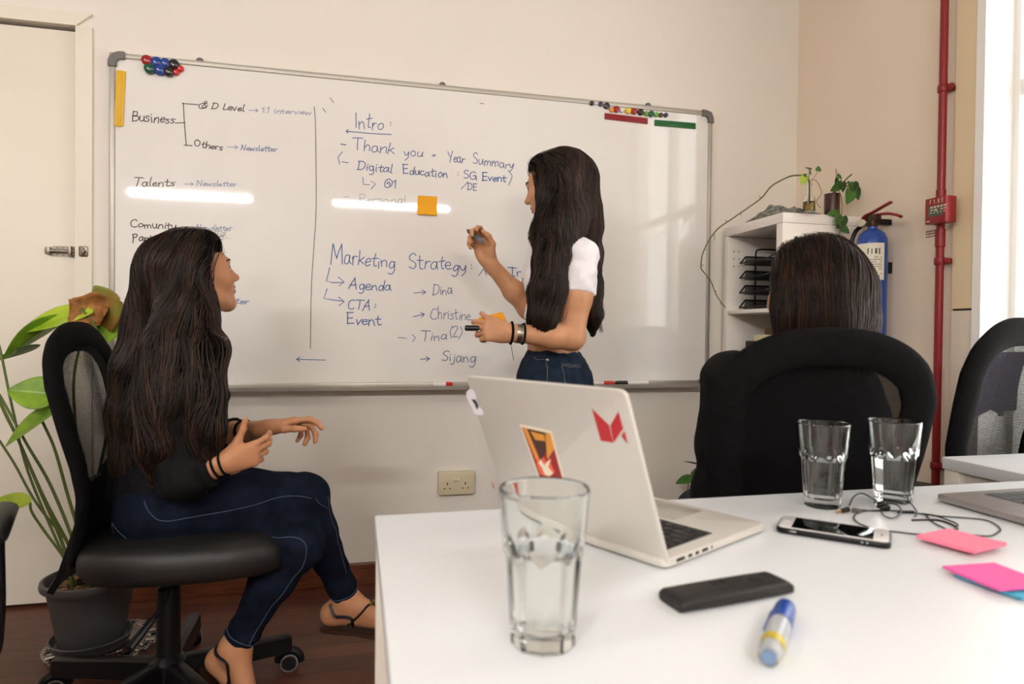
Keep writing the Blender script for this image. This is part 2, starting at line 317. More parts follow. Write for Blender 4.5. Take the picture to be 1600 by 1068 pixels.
# ---- handwriting: single-stroke letters, cap height 1, baseline 0
G = {
'A': (.8, '0,0 .2,.5 .42,1;.42,1 .5,.5 .62,0;.08,.36 .6,.4'), 'B': (.62, '.08,0 .06,.5 .1,1;.1,1 .42,.98 .46,.74 .34,.56 .12,.52;.12,.52 .5,.46 .56,.2 .4,.02 .06,0'),
'C': (.72, '.62,.88 .4,1 .14,.8 .06,.45 .16,.1 .42,0 .66,.12'), 'D': (.72, '.1,0 .12,.5 .1,1;.02,.97 .4,.96 .62,.66 .56,.24 .36,.03 .04,0'),
'E': (.62, '.08,0 .1,.5 .08,1;.02,1 .5,1;.08,.52 .46,.54;.06,0 .54,.02'), 'G': (.76, '.66,.84 .42,1 .14,.8 .06,.42 .2,.06 .46,.02 .64,.2 .66,.44;.4,.44 .7,.45 .7,-.06'),
'I': (.3, '.14,0 .15,1'), 'J': (.5, '.05,1 .5,1;.3,1 .3,.3 .2,.02 .02,.1'), 'L': (.5, '.1,1 .08,.5 .08,.02 .3,0 .46,.02'), 'M': (.95, '.04,0 .08,.5 .12,1;.12,1 .26,.6 .42,.3;.42,.3 .58,.62 .76,1;.76,1 .78,.5 .84,0'),
'N': (.75, '.06,0 .08,.5 .1,1;.1,1 .3,.5 .56,.02;.56,.02 .58,.5 .6,1'), 'O': (.74, '.36,1 .1,.76 .1,.26 .36,0 .62,.24 .62,.74 .34,1'), 'P': (.6, '.1,-.25 .1,.4 .08,.95;.08,.95 .4,.96 .5,.72 .38,.52 .1,.48'), 'Q': (.74, '.36,1 .1,.76 .1,.26 .36,0 .62,.24 .62,.74 .36,1;.36,.45 .22,.55 .34,.66 .46,.5 .5,.2'),
'S': (.6, '.52,.88 .34,1 .1,.86 .12,.64 .4,.46 .52,.24 .36,.02 .06,.1'), 'T': (.72, '0,.98 .34,.98 .72,.94;.36,.97 .36,.5 .34,0'), 'X': (.6, '.06,1 .3,.5 .52,0;.56,.95 .3,.5 .02,.0'), 'Y': (.66, '.02,1 .16,.7 .3,.5;.6,1 .4,.5 .2,0'),
'a': (.56, '.44,.5 .2,.54 .06,.28 .14,.03 .34,.08 .44,.4;.44,.5 .44,.2 .54,.0'), 'b': (.5, '.08,1 .08,.05;.08,.3 .3,.5 .44,.28 .3,.02 .08,.06'), 'c': (.46, '.42,.46 .22,.54 .06,.28 .16,.02 .44,.08'),
'd': (.56, '.42,.5 .18,.52 .06,.26 .16,.02 .36,.1 .44,.4;.46,1 .44,.5 .5,.0'), 'e': (.48, '.06,.28 .4,.32 .34,.52 .14,.48 .05,.24 .18,.02 .46,.1'), 'g': (.54, '.42,.5 .18,.52 .06,.28 .18,.04 .36,.12 .44,.46;.44,.5 .44,-.1 .3,-.42 .06,-.34'),
'h': (.54, '.08,1 .08,.5 .08,0;.08,.3 .28,.52 .42,.4 .44,0'), 'i': (.26, '.12,.5 .12,.2 .16,0;.13,.72 .14,.74'), 'j': (.3, '.18,.5 .18,-.1 .1,-.4 -.08,-.34;.18,.72 .19,.74'), 'k': (.5, '.08,1 .08,.5 .08,0;.42,.52 .1,.26;.18,.3 .46,0'),
'l': (.26, '.12,1 .1,.5 .12,.05 .22,.02'), 'm': (.78, '.06,.5 .08,0;.08,.3 .22,.52 .34,.4 .36,0;.36,.3 .52,.52 .64,.4 .68,0'), 'n': (.54, '.06,.5 .08,0;.08,.3 .28,.52 .42,.38 .46,0'), 'o': (.54, '.28,.52 .08,.36 .1,.1 .3,0 .48,.2 .42,.44 .26,.52'),
'r': (.42, '.08,.5 .1,0;.1,.3 .22,.48 .4,.48'), 's': (.42, '.36,.46 .18,.52 .08,.38 .32,.2 .28,.02 .04,.04'), 't': (.44, '.2,.86 .18,.4 .24,.04 .4,.04;.02,.56 .42,.58'), 'u': (.54, '.06,.5 .08,.12 .22,0 .4,.16 .44,.5;.44,.5 .46,.1 .52,0'),
'v': (.46, '.04,.5 .2,0;.2,0 .42,.52'), 'w': (.68, '.04,.5 .16,0;.16,0 .32,.42;.32,.42 .46,0;.46,0 .62,.5'), 'y': (.52, '.04,.5 .1,.2 .26,.12 .42,.5;.44,.52 .36,-.1 .14,-.5'),
'1': (.34, '.04,.74 .22,1;.22,1 .22,0'), '2': (.5, '.06,.8 .26,1 .42,.78 .06,.02;.06,.02 .46,.04'), '&': (.6, '.5,0 .2,.6 .2,.9 .36,.96 .4,.74 .1,.3 .12,.06 .34,.02 .54,.36'), ':': (.24, '.1,.1 .12,.12;.1,.5 .12,.52'), '.': (.2, '.1,0 .12,.02'), '+': (.44, '.2,.05 .22,.55;.0,.3 .42,.3'), '-': (.4, '.04,.3 .36,.3'), '/': (.3, '0,-.05 .26,1'), '(': (.3, '.26,1 .06,.5 .24,-.1'), ')': (.3, '.04,1 .24,.5 .04,-.1'), ' ': (.42, '')}
INK = {'k': mat('black_ink', '4a423c', .45), 'b': mat('blue_ink', '3b66a4', .45), 'n': mat('dark_blue_ink', '52659a', .45), 'f': mat('faded_blue_ink', '8f97b4', .5), 'g': mat('faded_grey_ink', 'a3b1b0', .5)}
ink = {}; LINE = [0]
YI = YS-.0006
def stroke(pts_px, c='b', w=1.5, straight=False):
    """a pen line given as image points; laid on the board plane as a thin ribbon with width w px"""
    q = np.array([PY(x, y, YI) for x, y in pts_px])
    if len(q) > 2 and not straight: q = spline(q, max(6, 4*len(q)))
    hw = w/2*.00272*.80; t = np.gradient(q, axis=0); t /= np.linalg.norm(t, axis=1)[:, None]+1e-9
    n = np.stack([t[:, 2], 0*t[:, 0], -t[:, 0]], 1)*hw; n = -n
    q[0] -= t[0]*hw; q[-1] += t[-1]*hw
    a = q+n; b = q-n; k = len(q)
    vs = [tuple(x) for x in a]+[tuple(x) for x in b]
    ink.setdefault((c, LINE[0]), MB()).add(vs, [(i, i+1, k+i+1, k+i) for i in range(k-1)])
rng = random.Random(4)
def write(txt, x0, y0, x1, y1, h, c='b', w=1.5, h1=None):
    """text from baseline start to baseline end (image points), cap height h"""
    if len(txt) > 2: LINE[0] += 1
    tot = sum(G[ch][0] for ch in txt); s = ((x1-x0))/tot; px = x0; h1 = h1 or h
    for ch in txt:
        wd, sp = G[ch]; f = (px-x0)/(x1-x0+1e-9); yb = y0+(y1-y0)*f+rng.uniform(-.06, .06)*h; hh = (h+(h1-h)*f)*rng.uniform(.86, 1.1); sl = rng.uniform(-.03, .17)
        for part in sp.split(';') if sp else ():
            pts = [tuple(map(float, p.split(','))) for p in part.split()]
            stroke([(px+(u+sl*v+rng.uniform(-.03, .03))*s, yb-(v+rng.uniform(-.03, .03))*hh) for u, v in pts], c, w)
        px += wd*s
def arrow(p, q, c='b', w=1.4, hs=5):
    LINE[0] += 1
    stroke([p, q], c, w); d = unit(np.array(q, float)-np.array(p)); n = np.array([-d[1], d[0]])
    stroke([tuple(q-d*hs+n*hs*.7), q], c, w); stroke([tuple(q-d*hs-n*hs*.7), q], c, w)
write('Business', 206, 189.5, 273, 192.5, 17, 'k', 1.6, 13)
for l in ([(274, 192), (289, 191.5)], [(286.5, 161), (288, 190), (291, 227)], [(285, 161.5), (309, 163.5)], [(288, 226.5), (300, 227.5)]): stroke(l, 'k', 1.5)
write('C', 308, 169, 322, 169, 9, 'k', 1.4); write('&', 314, 168, 325, 168, 10, 'k', 1.3); write('D Level', 330, 170, 382, 174.5, 10, 'k', 1.5)
write('Others', 303, 229, 348, 235, 10, 'k', 1.5)
write('Talents', 207, 290, 273, 291, 13, 'k', 1.4, 11); write('Comunity', 203, 354, 276, 359, 11, 'k', 1.5, 12); write('Partner', 206, 376, 262, 380, 12, 'k', 1.7, 10); write('MIN', 202, 457, 230, 459, 17, 'k', 1.5)
arrow((389, 172.5), (403, 172.5), 'f', 1.2, 3.5); write('1:1 interview', 407, 176, 487, 179.5, 8, 'f', 1.2)
arrow((355, 229.5), (371, 229.8), 'f', 1.2, 3.5); write('Newsletter', 376, 235, 433, 237, 8.5, 'n', 1.1)
arrow((288, 287.5), (302, 287.5), 'f', 1.1, 3.5); write('Newsletter', 307, 290, 370, 291, 8, 'f', 1.2)
arrow((289, 356.5), (304, 356.5), 'f', 1.1, 3.5); write('Newsletter', 307, 360, 363, 360, 9, 'f', 1.2)
arrow((288, 466), (300, 466), 'f', 1.1, 3.5); write('Newsletter', 310, 474, 389, 474.5, 9, 'n', 1.2)
write('Intro', 553, 199, 600, 203, 25, 'n', 1.5, 20); write(':', 608, 196, 612, 196, 9, 'n', 1.5); stroke([(611, 210), (580, 208.5), (560, 206.5), (541, 205)], 'n', 1.5); stroke([(544, 202.5), (541, 205), (544, 207.5)], 'n', 1.5)
stroke([(533, 225), (540, 226.2)], 'n', 1.8); write('Thank', 551, 234, 616, 241, 17, 'n', 1.5); write('you', 631, 244, 661, 245, 15, 'n', 1.4); write('+', 675, 245, 681, 245, 9, 'n', 1.4)
write('Year', 700, 253, 726, 256, 18, 'n', 1.4, 13); write('Summary', 738, 256.5, 803, 264, 17, 'n', 1.4, 12)
stroke([(535, 237), (528.5, 246), (531, 256)], 'n', 1.3); stroke([(535, 252.8), (544, 254)], 'n', 1.4)
write('Digital', 558, 265, 613, 270, 13.5, 'n', 1.6); write('Education', 629, 271.5, 700, 278, 13, 'n', 1.7); write(':', 714, 274, 717, 274, 10, 'n', 1.3)
write('SG', 724, 279, 745, 283, 12, 'n', 1.6); write('Event', 753, 281.5, 791, 285, 12, 'b', 1.8); stroke([(794, 266), (800, 275), (795, 289)], 'n', 1.4)
stroke([(567, 277), (567.5, 288), (577, 288.5)], 'n', 1.4, True); stroke([(580, 283), (587, 287), (580, 295)], 'n', 1.4, True); write('Q1', 598, 293, 620, 295, 13, 'n', 1.6)
write('/', 721, 295, 729, 295, 10, 'n', 1.3); write('DE', 730, 297, 746, 298, 10.5, 'n', 1.4)
stroke([(537, 307), (546, 307.5)], 'g', 1.1); write('Personal', 560, 317, 636, 318.5, 14, 'g', 1.2)
write('Marketing', 516, 411, 618, 419, 29, 'b', 1.6, 18); write('Strategy', 638, 419, 730, 424, 24, 'b', 1.6, 17); write(':', 734, 421, 739, 421, 11, 'n', 1.8); write('X', 748, 430, 762, 431, 19, 'b', 1.4); stroke([(793.5, 417.5), (806.5, 418.5)], 'b', 1.6); stroke([(793, 430), (805, 431.5)], 'b', 1.6); stroke([(800.5, 417), (800.5, 431)], 'b', 1.6); write('ns', 807, 432, 824, 433, 15, 'b', 1.5)
stroke([(515, 418), (510, 439), (520, 441.5), (536, 441)], 'b', 1.5, True); stroke([(529, 433), (538, 440.5), (530, 446)], 'b', 1.5, True); write('Agenda', 545, 452, 611, 455, 18, 'b', 1.6, 15)
stroke([(511, 451), (506, 466), (518, 468), (536, 470.5)], 'b', 1.5, True); stroke([(529, 464), (538, 471), (530, 477)], 'b', 1.5, True); write('CTA', 542, 483, 580, 485, 15, 'b', 1.6); write(':', 584, 481, 588, 481, 11, 'b', 1.6)
write('Event', 541, 506, 596, 509, 17, 'b', 1.8)
arrow((647, 457.5), (665, 456), 'n', 1.3, 5); write('Dina', 675, 461, 707, 459.5, 16, 'n', 1.3); arrow((646, 494.5), (663, 490.5), 'n', 1.5, 5); write('Christine', 672, 498, 736, 499, 19, 'n', 1.3, 15)
stroke([(622, 527), (635, 528)], 'n', 1.1); stroke([(645, 523), (649, 527), (645, 533)], 'n', 1.4, True); write('Tina', 657, 532, 699, 530, 15, 'n', 1.4); write('(2)', 701, 527, 722, 527, 18, 'n', 1.3)
arrow((657, 561), (671, 560), 'n', 1.5, 5); write('Sijang', 689, 563, 744, 566, 15, 'n', 1.4)
arrow((509, 562.3), (463.5, 561), 'b', 1.3, 5); stroke([(491, 167), (493, 200), (494, 320), (490.5, 385), (486.5, 450), (485, 544)], 'k', 1.2)
for a, c in (((516, 153), (521, 160)), ((504, 169), (509, 175)), ((750, 161.3), (756, 162))): stroke([a, c], 'k', 1.2)
for c, l in ink: ink[(c, l)].build('handwriting', INK[c], wb, False, ORG)

# ---- magnets
MC = {'red': '9e1b22', 'blue': '1d3f8f', 'green': '17573f', 'black': '1a1819', 'orange': 'ee8a1d', 'white': 'e3e0d3', 'yellow': 'eec21a', 'lime': '66a52c', 'navy': '27305f', 'maroon': '40201f', 'scarlet': 'cc2430'}
def magnet(px, py, rpx, c, label, group):
    q = PY(px, py, YS); R_ = rpx*.00272
    m = MB().lathe([(R_*.82, .0), (R_, .002), (R_*1.0, R_*.55), (R_*.93, R_*.85), (R_*.7, R_*1.02), (R_*.3, R_*1.1), (.0004, R_*1.12)], 20, T(*q) @ rotm(pi/2))
    one(m, 'magnet', mat('magnet_'+c, MC[c], .22, coat=.5), label, 'magnet', loc=tuple(q), group=group)
ga, gb = 'magnets clustered at the top left of the board', 'magnets in a row at the top right of the board'
for x, y, r, c, l in ((231, 96, 6.8, 'red', 'dark red round magnet, first of the top row in the left cluster'), (246, 99, 7, 'blue', 'blue round magnet between the dark red one and another blue one, upper row'), (259.5, 100.5, 6.6, 'blue', 'blue round magnet beside the black one in the upper row of the left cluster'), (273, 102.5, 6.8, 'black', 'black round magnet at the end of the upper row of the left cluster'),
                      (235, 109, 6.8, 'green', 'dark green round magnet in the left cluster'), (251, 111, 7, 'blue', 'blue round magnet in the lower row, right of the dark green one'), (265, 113.5, 6.6, 'black', 'black round magnet in the lower row of the left cluster'), (282, 108, 4.5, 'scarlet', 'small bright red magnet at the right tip of the left cluster'), (275.5, 113.5, 4.5, 'scarlet', 'small bright red magnet low in the left cluster, beside a black one')): magnet(x, y, r, c, l, ga)
for x, y, r, c, l in ((924, 162, 3.7, 'black', 'small black magnet standing apart at the left end of the right row'), (937.5, 163, 3.7, 'navy', 'small navy magnet just left of the large black magnet'), (947, 166, 5, 'black', 'large black magnet beside the small navy one'), (955, 172.3, 3.8, 'orange', 'orange magnet in the row at the top right'), (962.5, 171.5, 5, 'red', 'large dark red magnet between the orange and white magnets'), (971, 173, 3.6, 'white', 'white magnet between the large dark red and yellow magnets'), (980.5, 174, 4.8, 'yellow', 'yellow magnet in the row at the top right'), (990, 174.5, 5, 'red', 'large dark red magnet right of the yellow magnet'), (1000, 176, 5, 'black', 'large black magnet between the dark red and lime green ones'), (1009, 178, 3.8, 'lime', 'lime green magnet left of the large dark green magnet'), (1016.5, 178.7, 5, 'green', 'large dark green magnet between two lime green ones'), (1025, 179.5, 3.8, 'lime', 'lime green magnet right of the large dark green magnet'), (1032, 180.2, 3.7, 'maroon', 'small dark brown magnet near the right end of the row'), (1039.7, 180.2, 3.7, 'navy', 'small navy magnet at the right end of the row')): magnet(x, y, r, c, l, gb)
def strip(p, q, wpx, c, label, group):
    a, b = PY(*p, YS), PY(*q, YS); hw = wpx*.00272/2; L = float(np.linalg.norm(b-a))
    M = frame(a, b-a, (0, -1, 0)); m = MB().box((0, -hw, .0005), (L, hw, .005), bev=.0012).box((0, -hw*.25, .005), (L, hw*.25, .0055))
    one(m, 'magnetic_strip', mat('strip_'+c, {'yellow': 'e2b007', 'red': '992029', 'green': '1f6b33'}[c], .4), label, 'magnetic strip', M, group=group)
strip((185, 110.5), (181.5, 197), 4.2, 'yellow', 'leftmost yellow magnetic strip beside the board frame', 'yellow magnetic strips'); strip((189.5, 110.5), (186.5, 198.5), 4.2, 'yellow', 'middle yellow magnetic strip of the three', 'yellow magnetic strips'); strip((194, 111.5), (190.5, 197.5), 4.2, 'yellow', 'yellow magnetic strip of the three nearest the writing', 'yellow magnetic strips')
for k, (o, l) in enumerate(((0, 'uppermost dark red magnetic strip'), (3.2, 'middle dark red magnetic strip'), (6.4, 'lowest dark red magnetic strip'))): strip((944.5, 178.3+o), (1011.3, 186.3+o), 3, 'red', l+' under the row of magnets', 'dark red magnetic strips')
for k, (o, l) in enumerate(((0, 'uppermost green magnetic strip'), (3.2, 'middle green magnetic strip'), (6.4, 'lowest green magnetic strip'))): strip((1022.5, 188.6+o), (1086.3, 194+o), 3, 'green', l+' under the row of magnets', 'green magnetic strips')
# ---- orange note stuck on the board
a, b, c, d = PY(653, 305.5, YS), PY(683, 307, YS), PY(682.5, 337, YS), PY(651.5, 335.5, YS)
g = []
for i in range(7):
    t = i/6; l = a+(d-a)*t; r = b+(c-b)*t; lift = -.001-.010*max(0, t-.35)**2*2.4; g.append([l+(r-l)*s+np.array([0, lift, 0]) for s in np.linspace(0, 1, 5)])
one(MB().grid(g, thick=.0012), 'sticky_note', mat('orange_paper', 'f5ae1c', .75), 'orange square sticky note stuck on the whiteboard below the intro notes', 'sticky note', loc=tuple(a))
# ---- pens on the tray
def tray_pen(px0, px1, body, cap, label, capside=1, Y=-.055):
    z = TZ+.0105; x0, x1 = PY(px0, 598, Y)[0], PY(px1, 598, Y)[0]; L = x1-x0
    t = thing('whiteboard_marker', label, 'marker', (x0, Y, z), group='markers on the pen tray')
    if capside < 0: t.matrix_world = T(x1, Y, z) @ rotm(0, 0, pi)
    MB().lathe([(.006, 0), (.0085, .002), (.0085, L*.66), (.007, L*.67)], 14, rotm(0, pi/2)).build('barrel', body, t)
    MB().lathe([(.0092, L*.64), (.0092, L*.9), (.0075, L*.97), (.005, L)], 14, rotm(0, pi/2)).build('cap', cap, t)
wht = mat('marker_white', 'eeeae4', .35); redp = mat('marker_red', 'd22a22', .35); blk = mat('marker_black', '1d1b1c', .35); bluep = mat('marker_blue', '2456a8', .35)
tray_pen(677, 707, wht, redp, 'white marker with red cap on the tray, nearest the seated woman'); tray_pen(765, 812, wht, bluep, 'white marker with blue print on the tray behind the laptop lid', -1)
tray_pen(912, 960, wht, redp, 'white marker with red cap on the tray right of the standing woman'); tray_pen(961, 1013, wht, blk, 'white marker with black cap on the tray at the right', -1)
# ---- wall socket
s0, s1 = PY(683.5, 735.5, 0), PY(738.5, 768, 0); sw, sh = s1[0]-s0[0], s0[2]-s1[2]
iv = mat('ivory_plastic', 'dccfae', .35)
so = thing('wall_socket', 'ivory double wall socket with two switches below the whiteboard', 'socket', ((s0[0]+s1[0])/2, 0, (s0[2]+s1[2])/2))
MB().box((-sw/2, -.034, -sh/2), (sw/2, -.001, sh/2), bev=.004).build('plate', iv, so)
for s in (-1, 1):
    h = MB(); h.box((s*.036-.002, -.0346, -.005), (s*.036+.002, -.0335, .004)); h.box((s*.036-.014, -.0346, -.021), (s*.036-.008, -.0335, -.0175)); h.box((s*.036+.008, -.0346, -.021), (s*.036+.014, -.0335, -.0175))
    h.build('socket_holes', mat('hole_dark', '140e0a', .9), so, False)
    MB().box((s*.007-.0055, -.040, .009), (s*.007+.0055, -.033, .020), bev=.0015).build('switch', mat('switch_cream', 'e8dec4', .3), so)
# ================================================================== tables
TT = .6964
def table(x0, x1, y0, y1, z, label, th=.024, leg=.042):
    cx, cy = (x0+x1)/2, (y0+y1)/2; a, b = (x1-x0)/2, (y1-y0)/2
    t = thing('table', label, 'table', (cx, cy, 0), group='white office tables')
    MB().box((-a, -b, z-th), (a, b, z), bev=.0022, seg=3).build('tabletop', white_lam, t)
    for sx in (-1, 1):
        for sy in (-1, 1): MB().box((sx*(a-.002)-(leg if sx > 0 else 0), sy*(b-.004)-(leg if sy > 0 else 0), 0), (sx*(a-.002)+(0 if sx > 0 else leg), sy*(b-.004)+(0 if sy > 0 else leg), z-th), bev=.002).build('leg', white_paint, t)
    f = MB()
    for sy in (-1, 1): f.box((-a+leg, sy*(b-.012)-.012, z-th-.045), (a-leg, sy*(b-.012)+.012, z-th))
    for sx in (-1, 1): f.box((sx*(a-.03)-.012, -b+leg, z-th-.045), (sx*(a-.03)+.012, b-leg, z-th))
    f.build('apron', white_paint, t, False); return t
TX0, TY1 = .892, -1.5638
table(TX0, 2.27, TY1-.80, TY1, TT, 'white table holding the stickered laptop, the phone and three water glasses')
Z2 = .68; q = PZ(1472, 713, Z2)
t2 = table(q[0], XR-.012, q[1]-1.1, q[1], Z2, 'empty white table by the window wall, in front of the chair with a lavender garment', th=.03)
cp = MB().box((-.16, -.5, .25), (-.14, .47, Z2-.033)).box((-.22, .43, .25), (-.16, .45, Z2-.033)); cp.build('side_panel', mat('grey_panel', 'a49b8c', .6), t2, False)

# ================================================================== drinking glasses
clear = glass_mat('clear_glass', (.99, 1, .995), 0., 1.40); water_m = glass_mat('water', (1, 1, 1), 0., 1.33)
def tumbler_profile(H, R, n=90, m=9):
    """outer wall radius as a function of height and angle: plain collar on top, m flat facets with arched tops below"""
    def ro(z, th):
        t = z/H; base = R*(.70+.30*t**.9)                      # plain cone
        a = (th % (2*pi/m))-pi/m; arch = .60+.035*cos(a*m)      # where the facet meets the collar
        low = R*(.685+.225*t)*cos(pi/m)**.6/cos(a)**.9           # facet
        k = min(1, max(0, (t-arch+.015)/.05)); k = k*k*(3-2*k)
        return low*(1-k)+base*k
    return ro
def tumbler(loc, H, R, level, label, rot=0.):
    g = thing('drinking_glass', label, 'glass', loc, rot, group='water glasses on the table'); n, m = 90, 9; ro = tumbler_profile(H, R)
    zs = [.0015, .006, .02]+list(np.linspace(.03, H*.52, 8))+list(np.linspace(H*.55, H*.70, 12))+list(np.linspace(H*.74, H-.002, 6))
    m_ = MB(); vs = []; wall = .0026; fl = .013
    rows = [[(ro(zs[0], 2*pi*j/n)*.94*cos(2*pi*j/n), ro(zs[0], 2*pi*j/n)*.94*sin(2*pi*j/n), 0) for j in range(n)]]
    for z in zs: rows.append([(ro(z, 2*pi*j/n)*cos(2*pi*j/n), ro(z, 2*pi*j/n)*sin(2*pi*j/n), z) for j in range(n)])
    ri = lambda z: R*(.60+.40*(z/H)**.85)-wall
    rows.append([((ri(H)+wall*.55)*cos(2*pi*j/n), (ri(H)+wall*.55)*sin(2*pi*j/n), H) for j in range(n)])
    zi = [H-.002]+list(np.linspace(H*.9, fl+.012, 9))+[fl+.004, fl+.0012]
    for z in zi: s = 1 if z > fl+.003 else (.93 if z > fl+.002 else .8); rows.append([(ri(z)*s*cos(2*pi*j/n), ri(z)*s*sin(2*pi*j/n), z) for j in range(n)])
    for r in rows: vs += r
    k = len(rows); fs = [(i*n+j, i*n+(j+1) % n, (i+1)*n+(j+1) % n, (i+1)*n+j) for i in range(k-1) for j in range(n)]
    c0 = len(vs); vs.append((0, 0, 0.0015)); fs += [(c0, (j+1) % n, j) for j in range(n)]
    c1 = len(vs); vs.append((0, 0, fl)); fs += [(c1, (k-1)*n+j, (k-1)*n+(j+1) % n) for j in range(n)]
    m_.add(vs, fs).build('tumbler', clear, g, True, angle=.5)
    e = .0006; zl = level*H
    pr = [(ri(fl+.0012)*.8, fl+.0008), (ri(fl+.004)*.93+e, fl+.003)]+[(ri(z)+e, z) for z in np.linspace(fl+.014, zl, 8)]+[(ri(zl)-.002, zl-.0006), (ri(zl)-.006, zl-.0012)]
    MB().lathe(pr, 48).build('water', water_m, g, True, angle=.7)
    return g
gz = TT
q = PZ(848, 1004, gz); tumbler((q[0], q[1], gz+.0004), .143, .0415, .60, 'water glass standing alone in front of the stickered laptop lid', .2)
q = PZ(1284, 790, gz); tumbler((q[0], q[1], gz+.0004), .139, .0415, .56, 'water glass standing directly behind the phone, next to the earphone jack', .1)
q = PZ(1395, 782, gz); tumbler((q[0], q[1], gz+.0004), .139, .0418, .535, 'water glass behind the tangle of earphone cable, nearer the grey laptop', .45)

# ================================================================== open laptop with stickers
A = PZ(1040, 893, TT); az = radians(28); LW, LD, LT = .29, .243, .0135
cx = np.array([cos(az), sin(az), 0]); py_ = np.array([-sin(az), cos(az), 0])
lapM = Matrix(((cx[0], py_[0], 0, A[0]), (cx[1], py_[1], 0, A[1]), (0, 0, 1, TT), (0, 0, 0, 1)))
alu_l = mat('laptop_aluminium', 'd8d3cb', .42, metal=.25, bump=.04, bscale=900)
lap = thing('laptop', 'open silver laptop with stickers on its lid, behind the front glass', 'laptop', M=lapM)
def rrect(x0, y0, x1, y1, r, n=6):
    out = []
    for cx_, cy_, a0 in ((x1-r, y1-r, 0), (x0+r, y1-r, pi/2), (x0+r, y0+r, pi), (x1-r, y0+r, 3*pi/2)): out += [(cx_+r*cos(a0+pi/2*i/n), cy_+r*sin(a0+pi/2*i/n)) for i in range(n+1)]
    return out
def slab(x0, y0, x1, y1, z0, z1, r=.01, e=.002, M=None, mb=None, mi=0):
    mb = mb or MB(); rows = [(e, z0), (e*.3, z0+e*.3), (0, z0+e), (0, z1-e), (e*.3, z1-e*.3), (e, z1)]; vs = []; n = 0
    for o, z in rows: pts = rrect(x0+o, y0+o, x1-o, y1-o, max(r-o, .0005)); n = len(pts); vs += [(x, y, z) for x, y in pts]
    k = len(rows); fs = [(i*n+j, i*n+(j+1) % n, (i+1)*n+(j+1) % n, (i+1)*n+j) for i in range(k-1) for j in range(n)]+[tuple(range(n-1, -1, -1)), tuple((k-1)*n+j for j in range(n))]
    return mb.add(vs, fs, M, mi)
slab(0, 0, LD, LW, .003, LT, .010, .0018).build('base', alu_l, lap)
ft = MB()
for x in (.02, LD-.02):
    for y in (.02, LW-.02): ft.lathe([(.006, 0), (.006, .0035)], 10, T(x, y, 0))
ft.build('rubber_feet', black_plastic, lap)
keym = mat('key_black', '1c1b1c', .5); wellm = mat('keyboard_well', '2b2a2a', .6)
kb = slab(.030, .022, .140, LW-.022, LT-.0006, LT+.0003, .003, .0002).build('keyboard', wellm, lap)
rows_ = [(.033, .010, [1]*14), (.044, .0165, [1]*13+[1.6]), (.062, .0165, [1.6]+[1]*13), (.080, .0165, [1.9]+[1]*11+[1.9]), (.098, .0165, [2.4]+[1]*10+[2.4]), (.116, .0185, [1, 1, 1, 1.3, 5.4, 1.3, 1, 1, 1, 1])]
yw = LW-.05
for x, d_, ws in rows_:
    y = LW-.025; tot = sum(ws)
    for w_ in ws:
        l = yw*w_/tot; slab(x, y-l+.0012, x+d_-.0008, y-.0012, LT+.0002, LT+.0016, .0018, .0004).build('key', keym, kb); y -= l
slab(.150, LW/2-.052, .228, LW/2+.052, LT-.0003, LT+.0002, .003, .0001).build('trackpad', mat('trackpad_grey', 'bdb8b0', .3, metal=.4), lap)
pm = MB()
for x0, x1 in ((.022, .040), (.047, .056), (.063, .071), (.078, .092), (.099, .1025)): pm.box((x0, -.0004, .0062), (x1, .003, .0108), bev=.0008)
pm.build('ports', mat('port_dark', '16130f', .6), lap)
# lid: hinge at x = 0, leans back towards the viewer
th = radians(22); LH = .225; LM = T(.003, 0, LT-.002) @ Matrix(((-sin(th), 0, -cos(th), 0), (0, 1, 0, 0), (cos(th), 0, -sin(th), 0), (0, 0, 0, 1)))
# lid space: x up the lid, y along the hinge, z out of the outer (sticker) side
lid = slab(-.009, 0, LH, LW, -.0055, 0, .010, .0016, LM).build('lid', alu_l, lap)
slab(.008, .006, LH-.006, LW-.006, -.0062, -.0054, .006, .0003, LM).build('screen', mat('screen_black', '0b0b0d', .12), lap)
MB().tube([(.006, .02, LT-.001), (.006, LW-.02, LT-.001)], .0035, 10).build('hinge', black_plastic, lap)
_inv = np.array((lapM @ LM).inverted())
def onlid(x, y):
    """image point -> lid coordinates (up, along)"""
    o = (_inv @ np.append(CAMP, 1))[:3]; d = _inv[:3, :3] @ D(x, y); k = -o[2]/d[2]; return (o+d*k)[:2]
def decal(name, polys, m, parent=lid, h=.0004, mk=LM, label=None, mi=None):
    b = MB()
    for i, p in enumerate(polys):
        pts = [tuple(onlid(*q)) for q in p]; b.prism(pts, .0001+i*.00012, h+i*.00025, mk, mi[i] if mi else 0)
    o = b.build(name, m, parent, False)
    if label: o['label'] = label
    return o
stick_w = mat('sticker_white', 'efeaf0', .4); stick_k = mat('sticker_dark', '1f2235', .4); stick_r = mat('sticker_red', 'c3282f', .35); stick_o = mat('sticker_orange', 'e29a3c', .4); stick_c = mat('sticker_cream', 'f3e3c8', .4); stick_b = mat('sticker_brown', '4a2a22', .45); stick_p = mat('sticker_pink', 'ee6a50', .4); stick_d = mat('sticker_dark_red', '9c2420', .4)
blob = spline([(729, 613), (733, 608), (739, 609), (743, 617), (745, 629), (753, 640), (755, 647), (748, 648), (741, 645), (736, 633), (730, 622), (729, 613)], 30)
decal('sticker', [list(map(tuple, blob)), [(737, 623), (743, 624), (749, 636), (743, 632)], [(743, 633), (746, 634), (747.5, 638), (745, 637.5)]], [stick_w, stick_k], label='white sticker with a dark mark near the lid corner', mi=[0, 1, 1])
